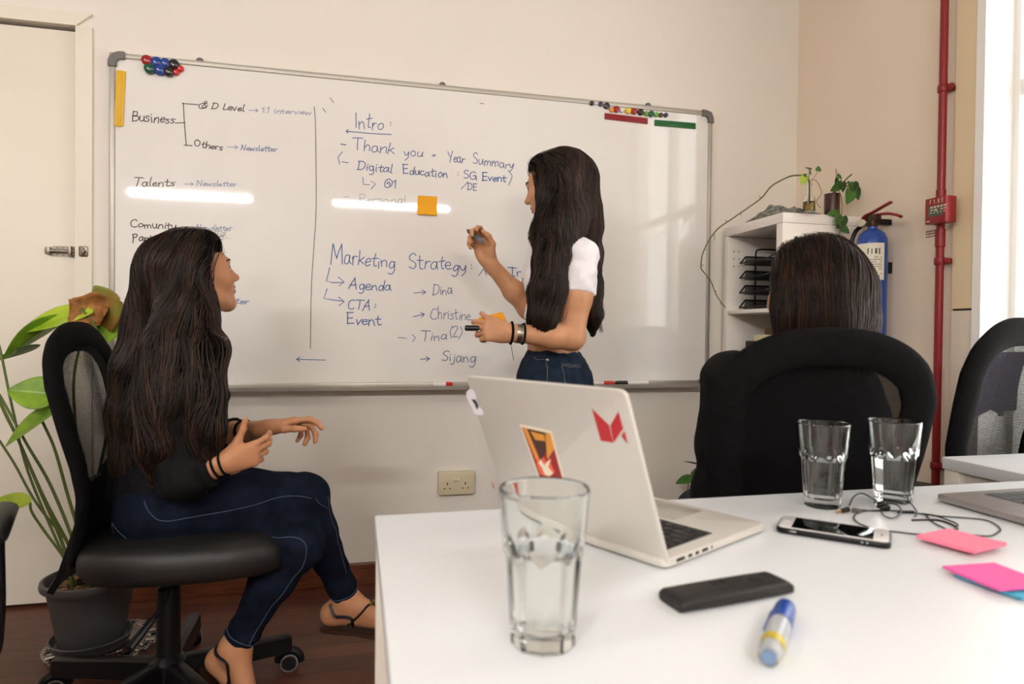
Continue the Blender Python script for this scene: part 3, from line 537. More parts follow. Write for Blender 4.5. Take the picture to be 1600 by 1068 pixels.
decal('sticker', [[(812, 662), (862, 673), (882, 749), (842, 747)], [(816, 667), (860, 677), (879, 747), (844, 745)], [(824, 669), (856, 676), (858, 690), (848, 720), (838, 700)], [(818, 668), (824, 669), (842, 714), (845, 724), (838, 716)], [(853, 676), (861, 678), (867, 700), (857, 716), (856, 714)], [(830, 673), (850, 678), (853, 688), (838, 686)],
                   [(839, 714), (846, 722), (850, 712), (854, 722), (861, 714), (862, 724), (868, 736), (860, 744), (846, 740), (841, 728)], [(843, 722), (848, 728), (853, 740), (860, 742), (866, 738), (858, 728), (862, 716), (856, 720), (852, 726), (846, 716)]], [stick_c, stick_d, stick_b, stick_o, stick_p], label='rectangular poster-like sticker with orange beams on dark red', mi=[0, 1, 2, 3, 3, 3, 4, 0])
decal('sticker', [[(925, 638), (952, 664), (958, 691), (939, 688)], [(954, 664), (966.5, 642), (974, 669), (959, 691)], [(971, 680), (976, 673), (981, 692)]], stick_r, label='red geometric sticker of three facets near the lid edge', mi=[0, 0, 0])
decal('sticker', [[(768.5, 751), (771, 757), (773, 764), (770, 759)], [(792, 756), (797, 759), (801, 757), (803, 776), (798, 775)]], stick_r, label='small red sticker low on the lid, seen through the glass')

# ================================================================== grey laptop cut by the right edge
a, b_, c = PZ(1461, 772, TT+.012), PZ(1600, 810, TT+.012), PZ(1600, 755.5, TT+.012)
xd = unit(b_-a); yd = np.array([-xd[1], xd[0], 0]); 
if yd @ (c-a) < 0: yd = -yd
l2M = Matrix(((yd[0], -xd[0], 0, a[0]), (yd[1], -xd[1], 0, a[1]), (0, 0, 1, TT), (0, 0, 0, 1)))
dk = mat('space_grey', 'a39c98', .36, metal=.55)
l2 = thing('laptop', 'dark grey laptop without stickers, beyond the pink note pads', 'laptop', M=l2M)
slab(0, -.30, .212, 0, .003, .0135, .010, .0018).build('base', dk, l2)
slab(.075, -.275, .185, -.02-.0, .0129, .0139, .003, .0002).build('keyboard', mat('key_well_grey', '8f8a88', .5), l2)
slab(.004, -.20, .070, -.098, .0132, .0137, .003, .0001).build('trackpad', mat('trackpad_dark', 'b3adab', .3, metal=.4), l2)
kk = MB()
for i in range(5):
    for j in range(12): kk.box((.080+i*.0205, -.272+j*.0208, .0136), (.080+i*.0205+.018, -.272+j*.0208+.0184, .0150))
kk.build('keys', keym, l2, False)
l2th = radians(20); l2l = T(.209, 0, .012) @ Matrix(((sin(l2th), 0, cos(l2th), 0), (0, 1, 0, 0), (cos(l2th), 0, -sin(l2th), 0), (0, 0, 0, 1)))
slab(0, -.30, .205, 0, -.0, .0045, .010, .0015, l2l).build('lid', dk, l2)

# ================================================================== phone
a, b_, d_ = PZ(1214, 823, TT+.008), PZ(1381, 848, TT+.008), PZ(1240, 806, TT+.008)
xd = unit(b_-a); yd = np.cross([0, 0, 1], xd); PL, PW = .142, .070
phM = Matrix(((xd[0], yd[0], 0, a[0]), (xd[1], yd[1], 0, a[1]), (0, 0, 1, TT), (0, 0, 0, 1)))
ph = thing('smartphone', 'white-faced smartphone in a black case lying on the table', 'phone', M=phM)
slab(-.002, -.002, PL, PW, .0003, .0088, .011, .0025).build('case', black_plastic, ph)
slab(.0005, .0005, PL-.0025, PW-.0025, .0086, .0094, .009, .0003).build('face', mat('phone_white', 'e9e6e4', .12), ph)
slab(.018, .0045, PL-.021, PW-.0065, .0093, .0096, .001, .00008).build('screen', mat('phone_screen', '060607', .04, spec=.6), ph)
MB().lathe([(.0052, .0093), (.0050, .0097)], 18, T(.009, PW/2, 0)).build('home_button', mat('button_grey', 'cfcbc8', .3), ph)
MB().box((PL-.012, PW/2-.006, .0093), (PL-.0105, PW/2+.006, .0096)).build('speaker_slot', black_plastic, ph)
sd = MB(); sd.box((.016, -.0026, .0042), (.026, -.0015, .0064), bev=.0008); sd.tube([(PL-.034, -.0026, .005), (PL-.034, -.001, .005)], .0013, 8); sd.tube([(PL-.028, -.0026, .005), (PL-.028, -.001, .005)], .0013, 8); sd.build('side_buttons', chrome, ph)

# ================================================================== earphones: tangled black cable
def ontab(pts, z=.0018): return [PZ(x, y, TT+z) for x, y in pts]
ep = thing('earphones', 'black wired earphones lying tangled beside the phone and glasses', 'earphones', tuple(PZ(1400, 800, TT)))
EO = np.array(PZ(1400, 800, TT)); cab = mat('cable_black', '141315', .45)
def lift(pts, hs): return [PZ(x, y, TT+.0018)+np.array([0, 0, h]) for (x, y), h in zip(pts, hs)]
m = MB(); R_ = .00115
m.tube(spline(ontab([(1384, 829), (1405, 831), (1430, 834), (1450, 834)]), 20), R_, 6)
m.tube(spline(ontab([(1515, 835), (1545, 837), (1558, 832), (1563, 826), (1553, 817), (1535, 811), (1500, 808), (1470, 806), (1445, 803), (1420, 800), (1395, 797), (1370, 798), (1345, 796), (1334, 796)]), 60), R_, 6)
m.tube(spline(ontab([(1450, 834), (1480, 836), (1515, 835)], .0006), 12), R_*.5, 6)
m.tube(spline(lift([(1327, 790), (1334, 781), (1346, 777.5), (1362, 782), (1374, 792), (1392, 800), (1420, 800)], [.001, .006, .008, .005, .004, .003, .001]), 40), R_, 6)
m.tube(spline(ontab([(1357, 823), (1340, 816), (1334, 807), (1342, 800), (1362, 797), (1385, 797)]), 30), R_, 6)
m.tube(spline(lift([(1366, 788), (1376, 779), (1395, 778), (1412, 783), (1425, 793), (1433, 803), (1430, 807)], [.003, .008, .009, .008, .005, .002, .001]), 40), R_, 6)
m.tube(spline(lift([(1375, 796), (1380, 806), (1392, 810), (1404, 807), (1408, 799), (1398, 792), (1382, 790)], [.003, .002, .001, .002, .004, .005, .004]), 40), R_, 6)
m.tube(spline(ontab([(1425, 812), (1450, 811.5), (1470, 813), (1490, 820), (1496, 826)]), 26), R_*1.5, 6)
m.tube(spline(lift([(1440, 803), (1460, 808), (1478, 814), (1496, 822), (1492, 829)], [.001, .003, .003, .003, .001]), 26), R_*1.2, 6)
m.tube(spline(ontab([(1446, 803), (1456, 814), (1470, 822), (1484, 828)]), 20), R_, 6)
m.build('cable', cab, ep, True, EO)
for (x, y), h in (((1384, 792), .006), ((1378, 788), .007)):
    q = PZ(x, y, TT+h); MB().ell(q, (.008, .006, .0055)).tube([q, q+np.array([-.012, -.004, -.002])], .003, 8).build('earbud', black_plastic, ep, True, EO)
q = PZ(1325, 795, TT+.005); j = MB().tube([q, q+np.array([-.014, -.003, -.001])], [.0042, .0035], 10); j.build('jack_grip', black_plastic, ep, True, EO)
MB().tube([q+np.array([-.014, -.003, -.001]), q+np.array([-.027, -.006, -.002])], .0017, 8).build('jack_plug', mat('gold_plug', 'b3893c', .3, metal=1.), ep, True, EO)
q = PZ(1338, 797, TT+.004); MB().box((-.005, -.006, -.004), (.005, .006, .003), T(*q) @ rotm(0, 0, .5), bev=.0015).build('clip', mat('clip_brown', '5d5350', .5), ep, True, EO)
q = PZ(1415, 799, TT+.003); MB().tube([q+np.array([-.012, .003, 0]), q+np.array([.012, -.004, 0])], .0026, 8).build('inline_remote', black_plastic, ep, True, EO)

# ================================================================== sticky pads on the table
def pad(pts, z, th_, c, label):
    q = [PZ(x, y, z+th_) for x, y in pts]; e1 = unit(q[1]-q[0]); L1 = .076
    ctr = sum(q)/4; e2 = np.array([-e1[1], e1[0], 0]); 
    if e2 @ (q[2]-q[1]) < 0: e2 = -e2
    M = Matrix(((e1[0], e2[0], 0, ctr[0]), (e1[1], e2[1], 0, ctr[1]), (0, 0, 1, z), (0, 0, 0, 1)))
    if M.determinant() < 0: M = Matrix(((e2[0], e1[0], 0, ctr[0]), (e2[1], e1[1], 0, ctr[1]), (0, 0, 1, z), (0, 0, 0, 1)))
    h = .037; b = MB(); n = 9; g = []
    for i in range(n):
        s = -h+2*h*i/(n-1); g.append([(s, -h+2*h*j/(n-1), th_+.0018*max(0, (s/h-.2))**2*(1 if th_ > .002 else .3)) for j in range(n)])
    b.grid(g, thick=th_-.0002)
    return one(b, 'sticky_note_pad', c, label, 'sticky notes', M, group='sticky note pads on the table', smooth=True, angle=.5)
pink = mat('pink_paper', 'f9849f', .7); mag = mat('magenta_paper', 'ee5fa9', .7); cyan = mat('blue_paper', '49aecf', .7)
pad([(1432, 841), (1490, 828.5), (1572, 853.5), (1515, 867)], TT+.0002, .0050, pink, 'salmon pink sticky note pad lying over the earphone cable')
pad([(1498, 900), (1560, 890), (1660, 922), (1594, 938)], TT+.0002, .0022, cyan, 'blue sticky notes mostly hidden under the magenta pad')
pad([(1474, 889), (1560, 883), (1648, 914), (1552, 925)], TT+.0030, .0030, mag, 'magenta sticky note pad lying on top of blue notes')

# ================================================================== remote control
a, b_ = PZ(1052, 938, TT+.006), PZ(1232, 907, TT+.006); xd = unit(b_-a); yd = np.cross([0, 0, 1], xd); RL = .148
rmM = Matrix(((xd[0], yd[0], 0, a[0]-xd[0]*.004), (xd[1], yd[1], 0, a[1]-xd[1]*.004), (0, 0, 1, TT), (0, 0, 0, 1)))
rc = thing('remote_control', 'black remote control with a round button ring lying in front of the laptop', 'remote control', M=rmM)
n = 20; rows = []
for x in [0, .002, .006]+list(np.linspace(.012, RL-.012, 10))+[RL-.006, RL-.002, RL]:
    e = max(0, 1-min(x, RL-x)/.006); hw = .0215*(1-.06*e*e)+.0015*sin(pi*x/RL); h = .0135*(1-.2*e*e)
    bul = .006*(1-(2*x/RL-1)**2)*0
    rows.append([(x, hw*np.sign(cos(t))*abs(cos(t))**.35, .0002+h/2+h/2*np.sign(sin(t))*abs(sin(t))**.55) for t in np.linspace(0, 2*pi, n, endpoint=False)])
vs = [v for r in rows for v in r]; k = len(rows)
MB().add(vs, [(i*n+j, (i+1)*n+j, (i+1)*n+(j+1) % n, i*n+(j+1) % n) for i in range(k-1) for j in range(n)]+[tuple(range(n)), tuple((k-1)*n+j for j in range(n-1, -1, -1))]).build('body', mat('remote_black', '1e1c1b', .5), rc, True, angle=.9)
MB().lathe([(.0125, 0), (.0132, .0008), (.0105, .001), (.0102, .0002)], 28, T(RL-.036, 0, .0134)).build('button_ring', mat('remote_ring', '2a2625', .35), rc)
MB().lathe([(.008, 0), (.0075, .0008), (.001, .001)], 20, T(RL-.036, 0, .0134)).build('centre_button', mat('remote_btn', '161413', .5), rc)
for i, x in enumerate((.075, .062)):
    for s in (-1, 1): MB().box((x-.004, s*.008-.004, .0132), (x+.004, s*.008+.004, .0143), bev=.001).build('button', mat('remote_btn', '161413', .5), rc)

# ================================================================== blue-capped marker on the table
a, b_ = PZ(1203, 1018, TT+.012), PZ(1231, 938, TT+.012); v = b_-a; L = .118; xd = unit([v[0], v[1], 0])
mkM = frame((a[0]-xd[0]*.008, a[1]-xd[1]*.008, TT+.0108), xd, (0, 0, 1))
mk = thing('marker_pen', 'clear-barrelled marker pen with blue cap lying beside the remote', 'marker', M=mkM)
RX = rotm(0, pi/2)
clr = mat('clear_plastic', 'eef1f2', .08, trans=.85, ior=1.2)
MB().lathe([(.0078, .0), (.0086, .001), (.0088, .006), (.0102, .012), (.0104, .016), (.0104, L*.66), (.0085, L*.67)], 24, RX).build('barrel', clr, mk)
MB().lathe([(.0072, .004), (.0078, L*.28), (.0078, L*.64)], 16, RX).build('ink_tube', mat('ink_white', 'dfe3e8', .3), mk)
MB().lathe([(.0062, -.0012), (.0062, .003)], 18, RX).build('end_plug', mat('plug_greyblue', '6f87a6', .4), mk)
MB().lathe([(.01055, L*.16), (.01065, L*.17), (.01065, L*.24), (.01055, L*.25)], 24, RX).build('yellow_band', mat('band_yellow', 'c9b21c', .4), mk)
bc = mat('cap_blue', '1647a0', .3)
cp = MB().lathe([(.0108, L*.62), (.0109, L*.64), (.0102, L*.92), (.0092, L*.985), (.007, L)], 20, RX); cp.box((L*.5, -.0025, .0095), (L*.9, .0025, .0135), rotm(-1.9), bev=.001); cp.build('cap', bc, mk)
# ================================================================== shelf unit in the corner
CX0, CY0, CY1, CZ = 2.4227, -.430, -.030, 1.447
cab_m = mat('shelf_white', 'f3ece3', .4); TH, tk = .038, .016
cb = thing('shelf_unit', 'tall white open shelf unit in the corner beside the whiteboard', 'shelf unit', ((CX0+XR-.02)/2, (CY0+CY1)/2, 0))
CO = np.array([(CX0+XR-.02)/2, (CY0+CY1)/2, 0]); CX1 = XR-.02
MB().box((CX0, CY0, CZ-TH), (CX1, CY1, CZ), bev=.0012).build('top_board', cab_m, cb, True, CO)
MB().box((CX0, CY0, 0), (CX1, CY0+TH, CZ-TH-.0012), bev=.0012).build('side_board', cab_m, cb, True, CO)
MB().box((CX0, CY1-TH*.75, 0), (CX1, CY1, CZ-TH-.0012), bev=.0012).build('side_board', cab_m, cb, True, CO)
MB().box((CX1-.008, CY0+TH, 0), (CX1, CY1-TH*.75, CZ-TH)).build('back_board', cab_m, cb, False, CO)
zs = [PX(1165, 486, CX0)[2]-.34*i for i in range(4)]
for z in zs: 
    if z > .05: MB().box((CX0+.002, CY0+TH, z-tk/2), (CX1-.008, CY1-TH*.75, z+tk/2), bev=.001).build('shelf', cab_m, cb, True, CO)
hl = MB()
for x in (CX0+.03, CX0+.055):
    for k in range(3): hl.lathe([(.0028, 0), (.0026, .0006)], 8, T(x, CY1-TH*.75-.0001, zs[0]+.20+.032*k) @ rotm(pi/2))
hl.build('peg_holes', mat('hole_dark', '140e0a', .9), cb, False, CO)
# wire letter trays on the upper shelf
wire = mat('black_wire', '19171a', .45, metal=.3)
TXa, TXb, TYa, TYb = CX0+.012, CX0+.31, CY0+TH+.05, CY1-TH*.75-.04; tz = zs[0]+tk/2+.0006
tr_ = thing('letter_trays', 'black wire-mesh letter trays stacked on the upper shelf', 'letter trays', ((TXa+TXb)/2, (TYa+TYb)/2, tz)); TO = np.array([(TXa+TXb)/2, (TYa+TYb)/2, tz])
mesh_m = bpy.data.materials.new('fine_wire_mesh'); mesh_m.use_nodes = True; nt = mesh_m.node_tree; b = nt.nodes['Principled BSDF']; b.inputs['Base Color'].default_value = (.012, .011, .012, 1); b.inputs['Roughness'].default_value = .5
tc = nt.nodes.new('ShaderNodeTexCoord'); wv = nt.nodes.new('ShaderNodeTexChecker'); wv.inputs['Scale'].default_value = 400; nt.links.new(tc.outputs['Object'], wv.inputs['Vector'])
mr = nt.nodes.new('ShaderNodeMapRange'); mr.inputs[3].default_value = .55; mr.inputs[4].default_value = 1; nt.links.new(wv.outputs['Fac'], mr.inputs[0]); nt.links.new(mr.outputs[0], b.inputs['Alpha'])
for k in range(4):
    z = tz+.003+k*.062; r = MB(); zt = z+.040
    y0, y1 = TYa, TYb
    top = [(TXa+.0, y1-.035, z+.006), (TXa+.05, y1, zt), (TXb, y1, zt), (TXb, y0, zt), (TXa+.05, y0, zt), (TXa, y0+.035, z+.006), (TXa, y1-.035, z+.006)]
    for i in range(len(top)-1): r.tube([top[i], top[i+1]], .0035, 6)
    s = MB(); s.add([(TXa+.005, y0+.02, z), (TXb-.005, y0+.02, z), (TXb-.005, y1-.02, z), (TXa+.005, y1-.02, z)], [(0, 1, 2, 3)])
    for q in (((TXa+.05, y0, zt), (TXb, y0, zt), (TXb-.005, y0+.02, z), (TXa+.03, y0+.02, z)), ((TXa+.05, y1, zt), (TXb, y1, zt), (TXb-.005, y1-.02, z), (TXa+.03, y1-.02, z)), ((TXb, y0, zt), (TXb, y1, zt), (TXb-.005, y1-.02, z), (TXb-.005, y0+.02, z))): s.add(list(q), [(0, 1, 2, 3)])
    tp = s.build('tray', mesh_m, tr_, False, TO); r.build('rim', wire, tp, True, TO)
for y in (TYa-.004, TYb+.004):
    sp = MB(); xx = TXa+.12 if y < TYb else TXa+.10
    sp.tube([(xx, y, tz+.002), (xx, y, tz+.245)], .0038, 6); sp.tube([(xx+.16, y, tz+.002), (xx+.16, y, tz+.245)], .0038, 6); sp.tube(spline([(xx, y, tz+.245), (xx+.012, y, tz+.262), (xx+.08, y, tz+.265), (xx+.148, y, tz+.262), (xx+.16, y, tz+.245)], 16), .0038, 6); sp.build('side_frame', wire, tr_, True, TO)
# things on the second shelf
z2 = zs[1]+tk/2+.0006
bxm = MB().box((CX0+.02, CY0+TH+.01, z2), (CX0+.30, CY1-TH*.75-.11, PX(1155, 532, CX0)[2]), bev=.003)
one(bxm, 'storage_box', mat('box_black', '1c1a1c', .6), 'black box on the second shelf of the white unit', 'box', loc=(CX0+.15, CY0+.15, z2))
zt = PX(1155, 532, CX0)[2]+.0006; nb = MB(); ny = PX(1178, 524, CX0+.03)[1]
nb.box((CX0+.03, CY0+TH+.02, zt), (CX0+.2, ny, zt+.022), bev=.002).box((CX0+.028, CY0+TH+.018, zt+.022), (CX0+.202, ny+.002, zt+.025), mi=1)
one(nb, 'paper_block', [mat('paper_cream', 'e6dca8', .8), mat('paper_pale', 'efe9cf', .8)], 'cream paper block lying on the black box in the shelf', 'paper', loc=(CX0+.1, CY0+.12, zt))
cu = np.array([CX0+.07, ny-.05, zt+.0256]); m = MB().lathe([(.018, 0), (.022, .004), (.024, .03), (.0225, .03), (.0205, .005), (.0005, .004)], 18, T(*cu)); m.tube(spline([cu+[0, .022, .024], cu+[0, .036, .022], cu+[0, .034, .01], cu+[0, .021, .008]], 10), .002, 6)
one(m, 'small_cup', mat('cup_brown', '5b4636', .3), 'small brown cup standing on the cream paper block', 'cup', loc=tuple(cu))

# ================================================================== on top of the shelf unit
# crumpled cloth
c0 = PZ(1240, 326, CZ+.01); rg = np.random.RandomState(3); n, k = 44, 26; g = []
for i in range(n):
    row = []
    for j in range(k):
        u, v = i/(n-1), j/(k-1); e = min(1, 4.5*min(u, 1-u, v, 1-v)); x = CX0+.005+.17*v; y = CY0+.008+.245*(1-u)
        h = .003+e*(.018+.014*sin(9*u+4*v)*sin(7*v+1.5*sin(5*u))+.006*sin(19*u-11*v)+.004*sin(27*v+13*u)+.026*math.exp(-((u-.42)**2)/.03))
        row.append((x+.012*sin(13*u+3*v)*e, y+.010*sin(11*v+5*u)*e, CZ+max(.0016, h)))
    g.append(row)
clm = mat('cloth_print', 'a9a69c', .9, col2='4a4f4c', vscale=42); clm2 = clm
one(MB().grid(g, thick=.0012), 'cloth', clm, 'crumpled grey printed cloth on top of the shelf unit', 'cloth', loc=(CX0+.1, CY0+.13, CZ), angle=0)
# leaves
def leafmat(name, c1, c2):
    return mat(name, c1, .42, spec=.4, col2=c2, vscale=14, coat=.1)
lf_g = leafmat('leaf_green', '2f5a20', '4b7a2b'); lf_d = leafmat('leaf_dark', '1f3f1b', '35602a'); lf_y = leafmat('leaf_lime', '8fae2c', 'b5c63c'); stem_m = mat('vine_stem', '5c5a2c', .6)
def leaf_mesh(mb, base, tip, width, up, curl=.12, droop=.0, shape='heart', mi=0, fold=.18, n=11, m=7, thick=.0006, wav=0.):
    """a leaf blade from base to tip, face normal near up"""
    base, tip, up = (np.asarray(a, float) for a in (base, tip, up)); L = np.linalg.norm(tip-base); t = (tip-base)/L; u = unit(up-t*(up@t)); s = np.cross(t, u); g = []
    for i in range(n):
        a = i/(n-1)
        if shape == 'heart': w = (sin(pi*min(1, a*.93+.07)**.62))**.85*(1-.15*a)
        elif shape == 'lance': w = sin(pi*(a*.97+.015)**.8)**.9
        else: w = sin(pi*(a*.96+.02)**.72)**.8
        row = []
        for j in range(m):
            v = j/(m-1)*2-1; back = (.13*abs(v)**1.5*L*(1-a)**3 if shape == 'heart' else 0)
            p = base+t*(a*L-back)+s*(v*w*width/2)+u*(-curl*L*a*a+fold*abs(v)*w*width/2-droop*v*v*width+wav*width*sin(9*a+3*v)*abs(v))
            row.append(p)
        g.append(row)
    mb.grid(g, mi=mi, thick=thick)
# bottle with a long trailing vine
q = PZ(1264, 330.5, CZ); bt = thing('bottle', 'small clear glass bottle holding a long trailing vine, on the shelf unit', 'bottle', (q[0], q[1], CZ+.0006))
prof = [(.020, .0), (.0215, .003), (.0215, .040), (.019, .050), (.011, .064), (.0085, .075), (.0082, .098), (.0095, .099), (.0095, .105), (.0078, .105), (.0066, .098), (.0068, .076), (.0095, .063), (.0172, .049), (.0197, .040), (.0197, .004), (.0004, .003)]
MB().lathe(prof, 28).build('glass_body', clear, bt); MB().lathe([(.0188, .0036), (.01985, .006), (.01985, .036), (.018, .0364)], 24).build('water', mat('amber_water', 'a08a4a', .05, trans=.9, ior=1.33), bt)
vn = thing('trailing_vine', 'vine cutting with a long bare stem trailing down beside the whiteboard', 'plant', (q[0], q[1], CZ+.02)); VO = np.array([q[0], q[1], CZ+.02])
def at(px, py, d): return P(px, py, d)
dq = float((q-CAMP) @ _fw)
pts = [q+[0, 0, .03], q+[0, 0, .10], at(1261, 277, dq), at(1252, 274, dq+.01), at(1236, 275, dq+.02), at(1218, 283, dq+.03), at(1204, 292, dq+.03), at(1190, 309, dq+.02), at(1168, 325, dq-.02), at(1142, 343, dq-.05), at(1122, 357, dq-.05), at(1108, 375, dq-.05), at(1098, 396, dq-.05), at(1095.5, 412, dq-.04), at(1096, 420, dq-.03), at(1104, 430, dq-.02), at(1112, 442, dq-.02), at(1120, 462, dq-.01), at(1133, 480, dq)]
sm = MB().tube(spline(pts, 110), list(np.linspace(.0032, .0018, 110)), 7)
for f, dx, dz in ((.40, -.004, .014), (.47, .003, -.012), (.52, -.01, .008), (.58, .004, -.03), (.66, .008, .002), (.75, .012, .006), (.84, .006, -.014), (.93, .008, .003), (.98, -.003, -.012)):
    p = spline(pts, 110)[int(f*109)]; sm.tube([p, p+np.array([dx, 0, dz])], [.0016, .0007], 5)
sm.tube(spline([q+[0, 0, .10], at(1267, 281, dq), at(1276, 283, dq-.01), at(1283, 297, dq-.01), at(1283, 303, dq-.01), at(1276, 315, dq-.01), at(1282, 325, dq-.01)], 30), .0012, 6)
sm.tube(spline([q+[0, 0, .10], at(1263, 279, dq), at(1266, 268, dq)], 10), .0013, 6); sm.tube(spline([q+[0, 0, .10], at(1271, 279, dq-.01), at(1278, 267, dq-.01)], 10), .0010, 6); sm.tube(spline([at(1266, 268, dq), at(1264, 262, dq), at(1257, 262, dq)], 10), .0008, 5)
sm.build('stem', stem_m, vn, True, VO)
def leaf(th_, o, base, tip, w, up=(0, -1, .3), m=lf_g, **k): b = MB(); leaf_mesh(b, base, tip, w, up, **k); return b.build('leaf', m, th_, True, o, angle=0)
leaf(vn, VO, at(1257, 276, dq-.01), at(1253, 289, dq-.015), .032, m=lf_y); leaf(vn, VO, at(1252, 276, dq), at(1262, 271, dq), .014, m=lf_g)
leaf(vn, VO, at(1266, 272, dq-.01), at(1265, 263, dq-.01), .010, m=lf_g); leaf(vn, VO, at(1278, 267, dq-.01), at(1279, 259, dq-.01), .026, m=lf_g, curl=.02); leaf(vn, VO, at(1268, 264, dq-.01), at(1258, 261, dq-.01), .008, m=lf_d)
# brown jar with pothos
q = PZ(1314, 337, CZ); q = np.array([q[0]+.004, q[1]+.055, CZ+.0006]); dj = float((q-CAMP) @ _fw)
jr = thing('jar', 'dark brown jar with a small handle on the shelf unit, holding a leafy pothos', 'jar', tuple(q))
jm = mat('brown_glaze', '43211b', .25, coat=.3)
MB().lathe([(.026, 0), (.029, .003), (.029, .088), (.0305, .094), (.0275, .094), (.0262, .088), (.0262, .006), (.0005, .005)], 28).build('body', jm, jr); MB().tube(spline([(-.027, -.008, .034), (-.036, -.012, .034), (-.038, -.012, .026), (-.034, -.011, .019), (-.027, -.009, .018)], 14), .0028, 7).build('handle', jm, jr)
po = thing('pothos', 'leafy green pothos hanging over the front of the shelf unit from the brown jar', 'plant', (q[0], q[1], q[2]+.02)); PO = np.array([q[0], q[1], q[2]+.02])
d1 = dj-.06
sm = MB(); top = q+[0, 0, .092]
for pl, r_ in (([q+[.004, 0, .03], top, at(1320, 282, dj-.01), at(1331, 272, dj-.02)], .0030), ([q+[-.004, 0, .03], top, at(1310, 278, dj), at(1307, 270, dj), at(1306, 264, dj)], .0014), ([q+[0, -.004, .05], top+[0, -.012, .012], at(1312, 300, dj-.045), at(1316, 322, d1-.02), at(1313, 345, d1-.03), at(1312, 366, d1-.03)], .0017), ([q+[.008, -.004, .05], top+[.01, -.012, .012], at(1328, 290, dj-.045), at(1336, 305, d1)], .0015), ([top, at(1326, 284, dj-.01), at(1324, 293, dj-.02)], .0018)): sm.tube(spline(pl, 24), r_, 6)
sm.build('stem', stem_m, po, True, PO)
for b_, t_, w_, m_, d_ in (((1308, 273), (1316, 280), .022, lf_g, dj), ((1308, 278), (1305, 288), .016, lf_d, dj), ((1316, 287), (1298, 298), .038, lf_g, d1+.02), ((1316, 284), (1318, 300), .034, lf_d, d1+.02), ((1332, 285), (1338, 297), .048, lf_d, dj-.02), ((1334, 292), (1343, 312), .05, lf_d, dj-.03), ((1330, 298), (1324, 319), .05, lf_g, d1), ((1328, 284), (1330, 296), .03, lf_g, d1+.02), ((1310, 332), (1292, 334), .030, lf_g, d1-.01), ((1313, 338), (1306, 350), .036, lf_g, d1-.025), ((1317, 338), (1319, 357), .040, lf_d, d1-.02), ((1315, 356), (1328, 364), .040, lf_d, d1-.03), ((1312, 352), (1307, 356), .03, lf_d, d1-.02)):
    leaf(po, PO, at(*b_, d_), at(*t_, d_-.012), w_, m=m_, curl=.1)
# ================================================================== fire extinguisher on the right wall
q = PX(1362, 420, XR-.075); ez = PX(1362, 359, XR-.075)[2]; er = .052
ex = thing('fire_extinguisher', 'blue fire extinguisher with red levers hanging on the right wall', 'fire extinguisher', (q[0], q[1], ez-.46))
blue = mat('blue_paint', '12459a', .28, coat=.3)
MB().lathe([(er*.9, 0), (er, .008), (er, .40), (er*.97, .425), (er*.8, .446), (er*.5, .458), (er*.33, .462), (er*.33, .478)], 32).build('cylinder', blue, ex)
lab = MB(); z0_, z1_ = .27, .405; a0_ = atan2(CAMP[1]-q[1], CAMP[0]-q[0])-.15
lab.grid([[((er+.0006)*cos(a0_+t), (er+.0006)*sin(a0_+t), z) for z in (z0_, z1_)] for t in np.linspace(-1.0, 1.0, 20)])
lb = lab.build('label', mat('label_white', 'e9e2d0', .5), ex)
def seven_seg_text(mb, txt, cx0, z0, wch, h, R_, a_start, w=.0022, dirn=1):
    for i, ch in enumerate(txt):
        for part in G[ch][1].split(';'):
            pts = [tuple(map(float, p.split(','))) for p in part.split()]; pts = spline(pts, 10) if len(pts) > 2 else np.array(pts); q_ = []
            for u, v in pts: a = a_start+dirn*(i*wch+u*wch*.85)/R_; q_.append((R_*cos(a), R_*sin(a), z0+v*h))
            mb.tube(q_, w/2, 5)
tx = MB(); seven_seg_text(tx, 'FIRE' if 'F' in G else 'IRE', 0, z1_-.034, .0115, .017, er+.0008, a0_+.02, .003) if False else None
G['F'] = (.6, '.08,0 .08,1;.08,1 .54,1;.08,.52 .44,.52'); G['R'] = (.64, '.08,0 .08,1;.08,1 .42,.98 .5,.76 .4,.54 .08,.5;.3,.5 .56,0')
seven_seg_text(tx, 'FIRE', 0, z1_-.040, .0125, .019, er+.0009, a0_-.12, .0032)
rg = random.Random(2)
for k in range(9):
    z = z1_-.054-k*.0085
    for j in range(6):
        if rg.random() < .75: a = a0_+.05+j*.13; tx.grid([[((er+.0009)*cos(a+t), (er+.0009)*sin(a+t), zz) for zz in (z, z+.0028)] for t in (0, .05, .09)])
tx.build('printing', mat('print_dark', '2a2a2c', .6), lb, True, None)
hd = MB().lathe([(.017, .47), (.019, .474), (.019, .492), (.014, .496), (.014, .512)], 16); hd.tube([(0, 0, .486), (0, .055, .482)], .007, 8); hd.box((-.012, -.03, .49), (.012, .02, .515), bev=.003)
ydir = unit(np.array([0, -1, 0]))
hd.build('valve', mat('brass_dark', '4b3a2a', .4, metal=.7), ex)
g_ = MB().lathe([(.014, 0), (.014, .010), (.012, .012)], 18, T(-.018, .028, .488) @ rotm(0, -pi/2)); g_.build('gauge', mat('gauge_white', 'd8d0b8', .3), ex)
lv = MB(); lv.tube(spline([(0, .052, .492), (0, .03, .505), (0, -.01, .512), (0, -.07, .508), (0, -.115, .494), (0, -.13, .486)], 20), .0085, 8, flat=.6); lv.build('carry_handle', red_paint, ex)
lv = MB(); lv.tube(spline([(0, .058, .488), (0, .04, .515), (0, 0, .524), (0, -.05, .537), (0, -.085, .546)], 20), .0085, 8, flat=.6); lv.build('lever', red_paint, ex)
hs = MB().tube(spline([(0, .055, .482), (-.01, .075, .46), (-.02, .085, .40), (-.02, .075, .30), (-.02, .07, .15)], 24), .008, 8); hs.build('hose', black_plastic, ex)
